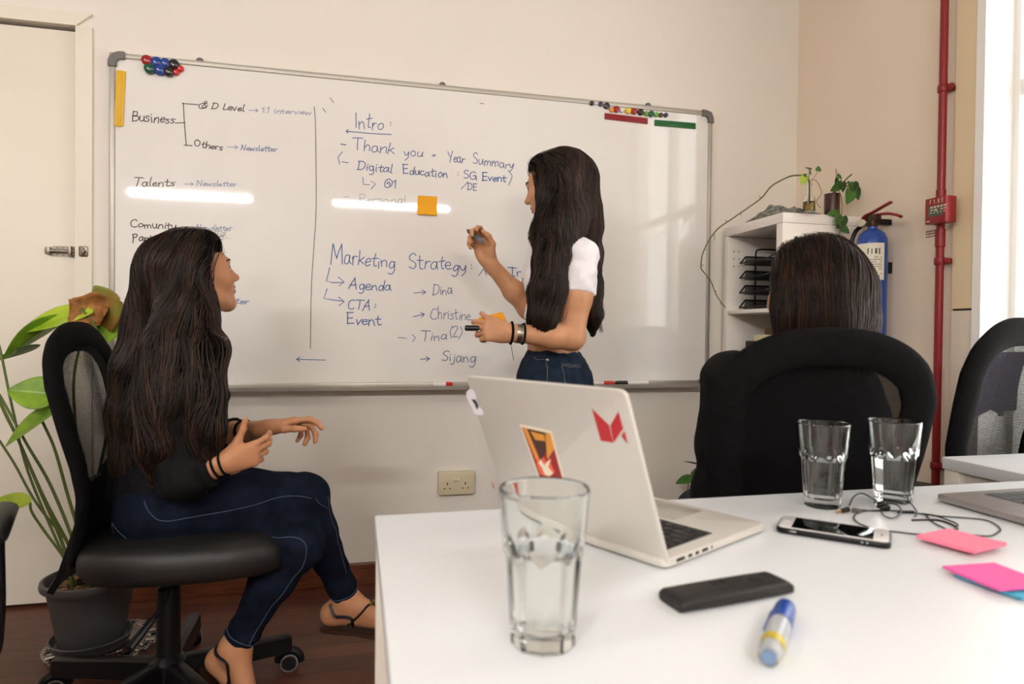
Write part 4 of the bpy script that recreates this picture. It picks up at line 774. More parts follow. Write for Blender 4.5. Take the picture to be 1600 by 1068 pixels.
MB().box((er*.6, -.018, .30), (XR-q[0]-.001, .018, .34)).build('wall_bracket', black_plastic, ex); MB().box((er*.2, -.012, .48), (XR-q[0]-.001, .012, .50)).build('wall_bracket', black_plastic, ex)
# ================================================================== red conduit pipe and fire call point
pc = PX(1470.5, 300, XR-.03); pr_ = .0125; pY = pc[1]; pXc = XR-.03
pp = thing('conduit_pipe', 'dark red pipe running up the right wall', 'pipe', (pXc, pY, 0))
pm_ = MB().tube([(0, 0, .0), (0, 0, ZC)], pr_, 16); pm_.build('pipe', red_paint, pp)
for py in (138, 408, 727):
    z = PY(1470, py, pY)[2]; c = MB().lathe([(pr_+.003, z-.012), (pr_+.0045, z-.008), (pr_+.0045, z+.008), (pr_+.003, z+.012)], 16); c.box((-.004, -.034, z-.009), (.012, -.012, z+.009), bev=.003); c.box((.012, -.02, z-.008), (.0295, .02, z+.008)); c.build('pipe_clip', red_paint, pp)
for py in (310, 372):
    z = PY(1470, py, pY)[2]; MB().lathe([(pr_+.001, z-.03), (pr_+.0025, z-.028), (pr_+.0025, z+.028), (pr_+.001, z+.03)], 16).build('coupling', red_paint, pp)
f0, f1 = PX(1445.5, 331, XR-.075), PX(1477.5, 328, XR-.075); fz0, fz1 = PX(1446, 350.5, XR-.075)[2], PX(1446, 312.5, XR-.075)[2]
yy0, yy1 = f1[1], f0[1]; fc = np.array([XR-.046, (yy0+yy1)/2, (fz0+fz1)/2]); hy, hz = (yy1-yy0)/2, (fz1-fz0)/2+.002
fb = thing('fire_call_point', 'red break-glass fire alarm box fixed over the pipe', 'fire alarm', tuple(fc))
bx = MB().box((-.030, -hy, -hz), (.0155, hy, hz), bev=.003)
bx.build('box', red_paint, fb)
wq = MB().box((-.0308, -hy*.80, -hz*.45), (-.0295, hy*.62, hz*.38)); wq.build('glass_panel', mat('panel_green', '4f5a4c', .2), fb, False)
tx = MB()
def wall_text(mb, txt, y0, z0, wch, h, x, w):
    for i, ch in enumerate(txt):
        for part in G[ch][1].split(';'):
            pts = [tuple(map(float, p.split(','))) for p in part.split()]; pts = spline(pts, 9) if len(pts) > 2 else np.array(pts)
            mb.tube([(x, y0-(i*wch+u*wch*.8), z0+v*h) for u, v in pts], w/2, 5)
wall_text(tx, 'FIRE', hy*.50, hz*.52, .0150, .0135, -.0304, .0019)
for k, z in enumerate((hz*.18, -hz*.02, -hz*.22)):
    for j in range(5):
        if not (k == 1 and j == 2): tx.box((-.0312, hy*.42-j*.0125-.009+(.004 if k == 2 else 0), z), (-.0306, hy*.42-j*.0125, z+(.006 if k == 0 else .004)))
tx.lathe([(.0042, 0), (.0035, .0012)], 12, T(-.0306, -.006, hz*.0) @ rotm(0, -pi/2)); tx.box((-.0308, hy*.5, -hz*.83), (-.0298, hy*.82, -hz*.74))
tx.build('lettering', mat('letter_cream', 'd9b9a4', .5), fb, False)
wt = MB(); rg = random.Random(5)
for k in range(3):
    z = PX(1455, 362+k*4.2, XR)[2]
    y = PX(1447, 365, XR)[1]
    for j in range(7):
        w_ = rg.uniform(.004, .009); wt.box((XR-.0006, y-w_, z), (XR-.0001, y, z+.005)); y -= w_+.0022
one(wt, 'wall_lettering', mat('faded_print', '8a5f52', .7), 'three short lines of small dark print on the wall under the fire alarm box', 'lettering', loc=tuple(PX(1455, 365, XR-.0004)), smooth=False)
# ================================================================== plant behind the laptop, by the back wall
gq = PY(1088, 900, -.16); sp_ = thing('potted_plant', 'small green potted plant on the floor by the wall, behind the dark chair', 'plant', (gq[0], gq[1], 0)); SO = np.array([gq[0], gq[1], 0])
dpl = float((gq-CAMP) @ _fw)
MB().lathe([(.06, 0), (.075, .12), (.082, .16), (.074, .16), (.068, .13), (.001, .125)], 24, T(*SO)).build('pot', mat('pot_terracotta', '8a4b35', .7), sp_, True, SO)
sm = MB(); base = SO+[0, 0, .13]
for pl in (([base, at(1077, 840, dpl), at(1075, 775, dpl), at(1075.5, 753, dpl)]), ([base, at(1084, 800, dpl), at(1088, 770, dpl), at(1092, 722, dpl)]), ([base, at(1088, 800, dpl), at(1090, 740, dpl)])): sm.tube(spline(pl, 24), .002, 6)
sm.build('stem', mat('stem_green', '4f6a2c', .5), sp_, True, SO)
for b_, t_, w_, m_, up_ in (((1086, 745), (1056, 754), .05, lf_g, (.1, -.5, 1)), ((1092, 726), (1068, 719), .03, lf_d, (0, .3, 1)), ((1100, 742), (1080, 739), .06, lf_d, (0, -1, .5))): leaf(sp_, SO, at(*b_, dpl), at(*t_, dpl-.02), w_, m=m_, up=up_, shape='oval', curl=.05)

# ================================================================== big potted plant by the door
pq = PZ(143, 1006, .03); DP = float((pq-CAMP) @ _fw); PP = np.array([pq[0], pq[1], 0])
pl = thing('potted_plant', 'tall broad-leaved plant in a dark grey pot by the door', 'plant', tuple(PP))
potm = mat('pot_grey', '4a494a', .45)
rz = .975-(897-513)/FPX*DP
PS = .88
MB().lathe([(.092, .042), (.097, .046), (.128, rz-.035), (.130, rz-.03), (.136, rz-.022), (.136, rz-.018), (.146, rz-.016), (.149, rz-.006), (.146, rz+.004), (.137, rz+.006), (.131, rz+.0), (.125, rz-.03), (.12, rz-.035), (.0005, rz-.036)], 48, Matrix.Diagonal((PS, PS, 1, 1))).build('pot', potm, pl)
MB().lathe([(.10, .032), (.112, .034), (.122, .058), (.125, .060), (.120, .063), (.108, .044), (.0005, .0405)], 48, Matrix.Diagonal((PS, PS, 1, 1))).build('saucer', potm, pl)
rg = random.Random(7); so_ = MB()
for k in range(150): a, r_ = rg.uniform(0, 2*pi), .104*sqrt(rg.random()); s = rg.uniform(.006, .012); so_.ell((r_*cos(a), r_*sin(a), rz-.034+rg.uniform(0, .012)), (s, s*.8, s*.6), nu=6, nv=4)
tag(so_.build('clay_pebbles', mat('pebbles', '8a6a48', .85, vary=.35, vscale=60), pl), kind='stuff')
st_g = mat('petiole_green', '5b6b28', .5); big = leafmat('big_leaf', '5f8a1f', '8cb02e'); bigd = leafmat('big_leaf_dark', '4c6d26', '6a8c35'); bigl = leafmat('big_leaf_lime', '93b32a', 'b4c935')
dry = mat('leaf_dry', '7a4a22', .8, col2='b07a3c', vscale=30); dryg = mat('leaf_half_dry', '6d8f2c', .5, col2='8a6428', vscale=9)
def A_(x, y, dd=0.): return P(x, y, DP+dd)
stems = MB(); root = PP+[0, 0, rz-.03]
def petiole(pts, r0=.0055, r1=.0035, b=(0, 0)):
    p = [root+[b[0], b[1], 0]]+pts; stems.tube(spline(p, 40), list(np.linspace(r0, r1, 40)), 8)
petiole([A_(112, 860, .05), A_(70, 780, .06), A_(30, 690, .05), A_(5, 640, .04), A_(-30, 560, .02)], b=(-.03, .03)); petiole([A_(98, 850, 0), A_(60, 760, -.02), A_(30, 690, -.03), A_(-8, 610, -.05)], b=(-.05, 0))
petiole([A_(120, 860, .02), A_(80, 760, .03), A_(40, 690, .02), A_(0, 618, .02), A_(-25, 580, 0)], b=(-.02, 0)); petiole([A_(128, 850, -.03), A_(105, 770, -.03), A_(85, 700, -.04), A_(65, 655, -.04), A_(62, 640, -.04)], b=(0, -.02))
petiole([A_(125, 870, .04), A_(60, 790, .05), A_(20, 720, .06), A_(-20, 660, .05)], b=(-.02, .04), r0=.004); petiole([A_(135, 850, .06), A_(150, 760, .06), A_(170, 660, .05), A_(172, 600, .04), A_(160, 545, .03), A_(146, 505, .01), A_(125, 481, 0)], b=(.02, .03)); 
petiole([A_(140, 850, .10), A_(175, 740, .09), A_(188, 640, .08), A_(186, 608, .07)], b=(.03, .05)); petiole([A_(130, 850, .07), A_(120, 700, .1), A_(115, 600, .1), A_(125, 540, .08), A_(142, 487, .05)], b=(0, .05))
petiole([A_(105, 880, -.05), A_(70, 830, -.06), A_(50, 800, -.07), A_(47, 785, -.07)], b=(-.04, -.03), r0=.004)
petiole([A_(100, 870, .0), A_(45, 740, .0), A_(20, 640, .0), A_(0, 545, .0), A_(-10, 520, 0)], b=(-.05, .02), r0=.004)
stems.build('petioles', st_g, pl, True, PP)
def bleaf(base, tip, w, up, m=big, b2=0., t2=0., **k): b = MB(); leaf_mesh(b, A_(*base, b2), A_(*tip, t2), w, up, n=22, m=13, shape=k.pop('shape', 'lance'), thick=.0008, **k); return b.build('leaf', m, pl, True, PP, angle=0)
bleaf((146, 487), (16, 508), .085, (0, -.75, .65), bigl, .01, -.02, curl=.16, fold=.3); bleaf((108, 492), (0, 548), .09, (-.2, .35, .95), big, .03, .0, curl=.14, fold=.3); bleaf((62, 538), (-5, 560), .05, (0, .3, 1), bigd, .02, .02, curl=.05, fold=.1)
bleaf((140, 490), (186, 470), .15, (.1, -1, .1), dryg, .05, .02, curl=.05, fold=-.12, shape='oval', wav=.05)
b = MB(); leaf_mesh(b, A_(160, 500, .02), A_(108, 466, .0), .125, (.1, -1, .15), curl=.08, fold=.2, shape='oval', n=24, m=17, wav=.14, thick=.001); b.build('dry_leaf', dry, pl, True, PP, angle=0)
bleaf((158, 535), (172, 458), .10, (.0, -1, .1), big, .06, .05, curl=.05, fold=.1, shape='oval')
bleaf((92, 618), (14, 611), .105, (-.1, -.9, .5), big, -.04, -.06, curl=-.05, fold=.2, shape='oval'); bleaf((96, 634), (0, 692), .075, (-.1, -.6, .75), big, -.05, -.08, curl=.10, fold=.35)
bleaf((48, 783), (-12, 782), .05, (0, -.8, .6), bigl, -.07, -.08, curl=.02, fold=.2, shape='oval'); bleaf((186, 608), (192, 580), .05, (-.4, -.9, .1), bigl, .07, .07, shape='oval')
# clear acrylic disc under the pot
dk_ = PZ(158, 1005, .02); do = np.array([dk_[0]+.004, dk_[1], 0]); dsc = thing('plant_stand', 'clear acrylic disc on small round feet under the grey plant pot', 'plant stand', tuple(do))
n = 96; acr = glass_mat('acrylic', (.97, .97, .97), .02, 1.45); m = MB(); R0 = .155
def ring(r0, r1, z0, z1, mb, n=72): mb.lathe([(r0, z0), (r1, z0), (r1, z1), (r0, z1)], n, closed=True)
ring(.148, R0, .022, .027, m); ring(.10, .122, .022, .027, m)
for k in range(24):
    a = 2*pi*k/24; m.box((.122, -.009, .022), (.148, .009, .027), rotm(0, 0, a))
m.lathe([(.10, .022), (.10, .027)], 48); m.build('disc', acr, dsc, False)
for k in range(12): a = 2*pi*(k+.5)/12; MB().lathe([(.007, 0), (.0078, .002), (.005, .007), (.005, .013), (.010, .018), (.010, .022)], 14, T(.136*cos(a), .136*sin(a), 0)).build('foot', acr, dsc)
# ================================================================== office chairs
chair_mesh = bpy.data.materials.new('chair_mesh'); chair_mesh.use_nodes = True; nt = chair_mesh.node_tree; b = nt.nodes['Principled BSDF']; b.inputs['Base Color'].default_value = (.006, .006, .0065, 1); b.inputs['Roughness'].default_value = .8; b.inputs['Specular IOR Level'].default_value = .1
tc = nt.nodes.new('ShaderNodeTexCoord'); sx = nt.nodes.new('ShaderNodeSeparateXYZ'); nt.links.new(tc.outputs['Object'], sx.inputs[0])
def _m(op, a, b_=None):
    n = nt.nodes.new('ShaderNodeMath'); n.operation = op
    for i, v in enumerate((a, b_)):
        if v is None: continue
        if isinstance(v, (int, float)): n.inputs[i].default_value = v
        else: nt.links.new(v, n.inputs[i])
    return n.outputs[0]
s1 = _m('SINE', _m('MULTIPLY', _m('ADD', sx.outputs['Y'], sx.outputs['Z']), 1250)); s2 = _m('SINE', _m('MULTIPLY', _m('SUBTRACT', sx.outputs['Y'], sx.outputs['Z']), 1250))
hole = _m('GREATER_THAN', _m('MULTIPLY', s1, s2), .16)
nt.links.new(_m('SUBTRACT', 1.0, hole), b.inputs['Alpha'])
def bx(z): return float(np.interp(z, [.33, .38, .447, .512, .586, .66, .734, .822, .888, .94, 1.01], [-.225, -.195, -.172, -.153, -.143, -.150, -.166, -.184, -.198, -.208, -.215]))
def bw(z): return float(np.interp(z, [.33, .38, .45, .55, .65, .75, .85, .92], [.075, .10, .145, .185, .208, .220, .226, .222]))
def make_chair(label, loc, yaw, arms=False, scale=1., base=163):
    c = thing('office_chair', label, 'chair', loc, yaw, group='black mesh-back office chairs'); c.scale = (scale,)*3
    # back: padded rim around a mesh panel
    top = [(y, .86+.118*(1-abs(y/.226)**2.4)**.55) for y in np.linspace(.226, -.226, 25)]
    side = [(-bw(z), z) for z in np.linspace(.85, .44, 16)]; bot = [(y, .42-.02*(1-(y/.14)**2)) for y in np.linspace(-.125, .125, 8)]
    out = bot[4:]+[(-y, z) for y, z in side[::-1]]+top+side+bot[:4]
    path = np.array([(bx(z), y*.865, (z-.7)*.935+.70) for y, z in out]); path = np.vstack([path, path[:1]])
    path = spline(path, 140)
    rim = MB(); rad = [float(np.interp(p[2], [.42, .62, .78], [.028, .033, .038])) for p in path]; rim.tube(path, rad, 14, caps=False, up=(1, 0, 0), flat=.46); rim.build('back_frame', black_fabric, c)
    g = []
    for z in np.linspace(.42, .945, 24):
        w = bw(z)-.03 if z < .86 else max(.02, .226*max(0., 1-max(0., (z-.84)/.128)**2.2)**.5-.02)
        g.append([(bx(z)+.004+.012*(1-(2*t-1)**2), (2*t-1)*w*.93, (z-.7)*.955+.70) for t in np.linspace(0, 1, 13)])
    MB().grid(g).grid([[(x-.002, y, z) for x, y, z in r] for r in g]).build('back_mesh', chair_mesh, c)
    sp = MB(); g = []
    for z in np.linspace(.335, .60, 14): w = .085+.02*sin(pi*(z-.335)/.265); g.append([(bx(z)-.012-.01*(1-(2*t-1)**2), (2*t-1)*w, z) for t in np.linspace(0, 1, 7)])
    sp.grid(g, thick=.016); sp.build('back_support', black_plastic, c)
    # seat cushion
    m = MB(); rows = []; n = 44
    for e, z in ((.40, .372), (.80, .374), (.95, .385), (1.0, .405), (1.0, .43), (.985, .447), (.93, .461), (.82, .468), (.55, .4705), (.2, .469)):
        r = []
        for j in range(n):
            t = 2*pi*j/n; cx_, sy_ = np.sign(cos(t))*abs(cos(t))**.55, np.sign(sin(t))*abs(sin(t))**.55
            x = .065+.245*cx_*e; drop = -.03*max(0, (x-.2)/.11)**2 if z > .40 else -.012*max(0, (x-.2)/.11)**2
            r.append((x, .242*sy_*e*(1-.06*max(0, -cx_)), z+drop+.012*max(0, abs(sy_)*e-.6)*(1 if z > .43 else 0)))
        rows.append(r)
    vs = [v for r in rows for v in r]; k = len(rows)
    m.add(vs, [(i*n+j, i*n+(j+1) % n, (i+1)*n+(j+1) % n, (i+1)*n+j) for i in range(k-1) for j in range(n)]+[tuple(range(n-1, -1, -1)), tuple((k-1)*n+j for j in range(n))])
    m.build('seat', black_leather, c, True, angle=1.2)
    MB().box((-.10, -.09, .335), (.12, .09, .372), bev=.012).box((-.20, -.045, .338), (-.05, .045, .352), bev=.004).build('mechanism', black_plastic, c)
    MB().lathe([(.029, .11), (.029, .30), (.026, .303), (.020, .306), (.020, .345)], 24).build('gas_column', black_plastic, c)
    MB().tube(spline([(.02, -.05, .352), (.03, -.12, .345), (.028, -.16, .325), (.0, -.215, .285)], 18), .006, 8).tube([(.008, -.20, .297), (-.022, -.262, .262)], [.009, .010], 10).build('lever', black_plastic, c)
    MB().lathe([(.036, .062), (.046, .068), (.046, .108), (.034, .122), (.030, .126)], 24).build('hub', black_plastic, c)
    rg = random.Random(int(abs(loc[0]*1000)))
    for k in range(5):
        a = radians(base+72*k)-yaw; M = rotm(0, 0, a); l = MB(); L = .315
        rows = []
        for x, w, z0, z1 in ((.035, .026, .062, .112), (.12, .023, .060, .110), (L-.008, .020, .056, .102), (L, .017, .060, .098)): rows.append([(x, -w, z0), (x, w, z0), (x, w*.86, z1-.004), (x, w*.5, z1), (x, -w*.5, z1), (x, -w*.86, z1-.004)])
        vs = [v for r in rows for v in r]; l.add(vs, [(i*6+j, i*6+(j+1) % 6, (i+1)*6+(j+1) % 6, (i+1)*6+j) for i in range(3) for j in range(6)]+[tuple(range(5, -1, -1)), tuple(18+j for j in range(6))], M)
        lg = l.build('leg', black_plastic, c, True, angle=.5)
        ca = M @ T(L-.018, 0, 0) @ rotm(0, 0, rg.uniform(-.7, .7)+(radians(-100)-a-yaw if k in (1, 2) else 0)); cs = MB()
        cs.tube([(0, 0, .04), (0, 0, .068)], .006, 8, ca)
        for s in (-1, 1): cs.lathe([(.018, 0), (.0265, .002), (.0265, .014), (.022, .018)], 22, ca @ T(.014, s*.004, .0268) @ rotm(-s*pi/2))
        cs.tube([(.014+.030*cos(t), 0, .027+.030*sin(t)) for t in np.linspace(-.2, pi*1.0, 12)], .012, 8, ca)
        w = cs.build('caster', black_plastic, c)
        for s in (-1, 1): MB().lathe([(.0195, .0), (.0245, .0), (.0245, .003), (.0195, .003)], 26, ca @ T(.014, s*.019, .0268) @ rotm(-s*pi/2), closed=True).build('wheel_ring', mat('wheel_grey', '77736f', .5), w)
    if arms:
        for s in (-1, 1):
            MB().tube(spline([(.02, s*.20, .36), (.03, s*.27, .37), (.03, s*.285, .45), (.04, s*.285, .60)], 14), .014, 8).build('arm_post', black_plastic, c)
            MB().tube([(-.11, s*.285, .618), (-.09, s*.285, .62), (.12, s*.285, .62), (.135, s*.285, .616)], [.02, .026, .026, .018], 12, flat=.62, up=(0, 0, 1)).build('armrest', black_plastic, c)
    return c
make_chair('black office chair under the seated woman in jeans, by the tall plant', (.385, -.715, 0), radians(2))
ca_ = P(1291, 640, 1.27); ya = radians(80)
make_chair('black office chair in which the woman with the bob hair sits', (ca_[0]+cos(ya)*.20, ca_[1]+sin(ya)*.20, 0), ya)
cb_ = P(1600, 640, 1.76); yb = radians(104)
make_chair('black mesh-back chair with a lavender garment, behind the empty white table', (cb_[0]+cos(yb)*.20, cb_[1]+sin(yb)*.20+.03, 0), yb, scale=1.04, base=36)
t_ = P(20, 800, 1.30); yc = radians(-70); f_ = np.array([cos(yc), sin(yc)]); lf_ = np.array([-sin(yc), cos(yc)])
make_chair('black chair beside the tall plant of which only an armrest tip shows', (t_[0]-f_[0]*-.10-lf_[0]*.30, t_[1]-f_[1]*-.10-lf_[1]*.30, 0), yc, True)
# lavender garment hanging over the front of the right chair's back
g = []; rgp = np.random.RandomState(2)
for i, z in enumerate(np.linspace(.74, .905, 16)):
    row = []
    for j in range(30):
        t = j/29*2-1; y = t*(.150+.02*sin(z*20)); zz = z-(.012*sin(9*t)+.018*t*t if i == 0 else 0); row.append((bx(z)+.050+.010*sin(14*t+6*z)+.006*sin(31*t-9*z), y, zz))
    g.append(row)
gm = MB().grid(g, thick=.002)
lv = one(gm, 'garment', mat('lavender_cloth', 'd9c8ee', .85, sheen=.2), 'lavender garment seen through the mesh of a chair back by the window', 'clothing', T(cb_[0]+cos(yb)*.20, cb_[1]+sin(yb)*.20+.03, 0) @ rotm(0, 0, yb) @ Matrix.Scale(1.04, 4))
# ================================================================== people: smooth implicit surfaces turned into one continuous mesh each
class Sdf:
    """smooth union of tapered capsules and ellipsoids, with cuts; evaluated on arrays of points"""
    def __init__(s): s.p = []
    def cap(s, a, b, r1, r2, k=.02, op='u', flat=None):
        """flat = (direction, factor): squash the section along that direction"""
        a, b = np.asarray(a, float), np.asarray(b, float)
        s.p.append(('c', a, b, r1, r2, k, op, (a+b)/2, np.linalg.norm(b-a)/2+max(r1, r2)*(1.0 if flat is None else max(1, 1/flat[1])), flat)); return s
    def chain(s, pts, rs, k=.02, flat=None):
        for i in range(len(pts)-1): s.cap(pts[i], pts[i+1], rs[i], rs[i+1], k, 'u', flat)
        return s
    def ell(s, c, r, k=.02, op='u', M=None):
        c = np.asarray(c, float); r = np.asarray(r, float); s.p.append(('e', c, r, None if M is None else np.asarray(M, float), 0, k, op, c, float(r.max()), None)); return s
    def plane(s, o, n, k=.004):
        """keep only the side the normal points away from"""
        s.p.append(('p', np.asarray(o, float), unit(n), 0, 0, k, 'i', np.zeros(3), 1e9, None)); return s
    def disp(s, f): s.p.append(('d', f, 0, 0, 0, 0, 'd', np.zeros(3), 1e9, None)); return s
    def __call__(s, X, cull=None):
        d = np.full(len(X), .3)
        for q in s.p:
            kd, a, b, r1, r2, k, op, c, R_, flat = q
            if cull is not None and np.linalg.norm(cull[0]-c) > cull[1]+R_+k+.03 and kd in 'ce': continue
            if kd == 'c':
                Y = X
                if flat is not None:
                    n, f = np.asarray(flat[0], float), flat[1]; ra = X-a; t_ = np.clip((ra @ (b-a))/max(1e-12, (b-a) @ (b-a)), 0, 1); cen = a+t_[:, None]*(b-a); v = X-cen; vn = v @ n; Y = X+np.outer(vn*(1/f-1), n)
                ab = b-a; L2 = ab @ ab; t = np.clip(((Y-a) @ ab)/max(L2, 1e-12), 0, 1); e = np.sqrt(((Y-a-t[:, None]*ab)**2).sum(1))-(r1+(r2-r1)*t)
                if flat is not None: e = e*(flat[1] if flat[1] < 1 else 1)
            elif kd == 'e':
                V = X-a
                if r1 is not None: V = V @ r1
                q1 = V/b; k0 = np.sqrt((q1*q1).sum(1)); q2 = q1/b; k1 = np.sqrt((q2*q2).sum(1)); e = np.where(k0 < 1e-6, -b.min(), k0*(k0-1)/np.maximum(k1, 1e-9))
            elif kd == 'p': e = (X-a) @ b
            elif kd == 'd': d = d+a(X); continue
            if op == 'u': h = np.clip(.5+.5*(d-e)/k, 0, 1); d = d*(1-h)+e*h-k*h*(1-h)
            elif op == 's': e = -e; h = np.clip(.5-.5*(d-e)/k, 0, 1); d = d*(1-h)+e*h+k*h*(1-h)
            else: h = np.clip(.5-.5*(d-e)/k, 0, 1); d = d*(1-h)+e*h+k*h*(1-h)
        return d
    def grad(s, X, e=.0015):
        return s.gd(X, e)[0]
    def gd(s, X, e=.0015):
        """gradient and distance from four probes"""
        n = len(X); K = np.array([(1, -1, -1), (-1, -1, 1), (-1, 1, -1), (1, 1, 1)], float); f = s((X[None]+K[:, None]*e).reshape(-1, 3)).reshape(4, n)
        g = (f[:, :, None]*K[:, None]).sum(0); return g/(np.linalg.norm(g, axis=1)[:, None]+1e-12), f.mean(0)
    def bounds(s, pad=.02):
        lo = np.full(3, 1e9); hi = -lo
        for q in s.p:
            if q[0] in 'ce' and q[6] == 'u':
                c, R_ = q[7], q[8]
                if q[0] == 'c': lo = np.minimum(lo, np.minimum(q[1]-q[3], q[2]-q[4])); hi = np.maximum(hi, np.maximum(q[1]+q[3], q[2]+q[4]))
                else: lo = np.minimum(lo, c-R_); hi = np.maximum(hi, c+R_)
        return lo-pad, hi+pad
def nets(sdf, h, lo=None, hi=None):
    """surface-nets mesh of sdf with cell h, evaluated only in the blocks the surface passes through"""
    l0, h0 = sdf.bounds(); lo = l0 if lo is None else np.maximum(lo, l0); hi = h0 if hi is None else np.minimum(hi, h0); B = 12
    nb = np.ceil((hi-lo)/h/B).astype(int); N = nb*B+1; vol = np.ones(tuple(N), np.float32)
    bi = np.stack(np.meshgrid(*[np.arange(n) for n in nb], indexing='ij'), -1).reshape(-1, 3); cen = lo+(bi+.5)*B*h
    dc = np.concatenate([sdf(c) for c in np.array_split(cen, max(1, len(cen)//20000))]); R_ = B*h*.5*sqrt(3)
    g1 = np.stack(np.meshgrid(*[np.arange(B+1)]*3, indexing='ij'), -1).reshape(-1, 3)
    for b_, c, d in zip(bi, cen, dc):
        i, j, k = b_*B
        if abs(d) > R_*1.45+.012:
            if d < 0: vol[i:i+B+1, j:j+B+1, k:k+B+1] = -1
            continue
        vol[i:i+B+1, j:j+B+1, k:k+B+1] = sdf(lo+(g1+b_*B)*h, (c, R_)).reshape(B+1, B+1, B+1)
    s = vol < 0; cnt = np.zeros(tuple(N-1), np.uint8)
    for a in (0, 1):
        for b_ in (0, 1):
            for c in (0, 1): cnt += s[a:N[0]-1+a, b_:N[1]-1+b_, c:N[2]-1+c]
    I = np.argwhere((cnt > 0) & (cnt < 8)); idx = np.full(tuple(N-1), -1, np.int32); idx[tuple(I.T)] = np.arange(len(I))
    acc = np.zeros((len(I), 3)); num = np.zeros(len(I)); C8 = [(a, b_, c) for a in (0, 1) for b_ in (0, 1) for c in (0, 1)]
    val = {c: vol[I[:, 0]+c[0], I[:, 1]+c[1], I[:, 2]+c[2]] for c in C8}
    for c in C8:
        for ax in range(3):
            if c[ax]: continue
            e = list(c); e[ax] = 1; v0, v1 = val[c], val[tuple(e)]; m = (v0 < 0) != (v1 < 0); t = v0[m]/(v0[m]-v1[m]); p = np.tile(np.array(c, float), (m.sum(), 1)); p[:, ax] += t; acc[m] += p; num[m] += 1
    V = lo+(I+acc/num[:, None])*h; F = []
    for ax in range(3):
        u, w = (ax+1) % 3, (ax+2) % 3; sl0 = [slice(None)]*3; sl1 = [slice(None)]*3; sl0[ax] = slice(0, -1); sl1[ax] = slice(1, None)
        a0, a1 = s[tuple(sl0)], s[tuple(sl1)]; E = np.argwhere(a0 != a1); E = E[(E[:, u] > 0) & (E[:, w] > 0) & (E[:, u] < N[u]-1) & (E[:, w] < N[w]-1)]
        ins = a0[tuple(E.T)]; du = np.zeros(3, int); du[u] = 1; dw = np.zeros(3, int); dw[w] = 1
        q = np.stack([idx[tuple((E-o).T)] for o in (du*0, du, du+dw, dw)], 1); ok = (q >= 0).all(1); q = q[ok]; ins = ins[ok]; q[~ins] = q[~ins][:, ::-1]; F.append(q)
    return V, np.concatenate(F)
def np_mesh(name, V, F, m, parent=None, origin=(0, 0, 0), mi=None, smooth=True):
    me = bpy.data.meshes.new(name); V = np.asarray(V, np.float32)-np.asarray(origin, np.float32); F = np.asarray(F, np.int32); w = F.shape[1]
    me.vertices.add(len(V)); me.vertices.foreach_set('co', V.ravel()); me.loops.add(F.size); me.loops.foreach_set('vertex_index', F.ravel())
    me.polygons.add(len(F)); me.polygons.foreach_set('loop_start', np.arange(0, F.size, w, dtype=np.int32)); me.polygons.foreach_set('loop_total', np.full(len(F), w, np.int32))
    for x in (m if isinstance(m, (list, tuple)) else [m]): me.materials.append(x)
    if mi is not None: me.polygons.foreach_set('material_index', np.asarray(mi, np.int32))
    me.polygons.foreach_set('use_smooth', np.full(len(F), smooth)); me.update(calc_edges=True); me.validate()
    o = bpy.data.objects.new(name, me); COL.objects.link(o)
    if parent is not None: o.parent = parent
    return o
def sdf_mesh(name, sdf, h, m, parent, origin, mi=None, lo=None, hi=None, relax=0):
    V, F = nets(sdf, h, lo, hi)
    for _ in range(relax):                                   # settle the vertices onto the surface
        for Q in np.array_split(np.arange(len(V)), max(1, len(V)//60000)):
            X = V[Q]; V[Q] = X-sdf.grad(X)*np.clip(sdf(X), -h, h)[:, None]
    idx = mi(V[F].mean(1)) if mi else None
    return np_mesh(name, V, F, m, parent, origin, idx)
class Frm:
    """local frame: forward, left, up"""
    def __init__(s, o, f, u, scale=1.): s.o = np.asarray(o, float); s.f = unit(f); s.l = unit(np.cross(u, s.f)); s.u = np.cross(s.f, s.l); s.M = np.stack([s.f, s.l, s.u], 1); s.k = scale
    def __call__(s, x, y, z): return s.o+s.M @ (np.array([x, y, z])*s.k)
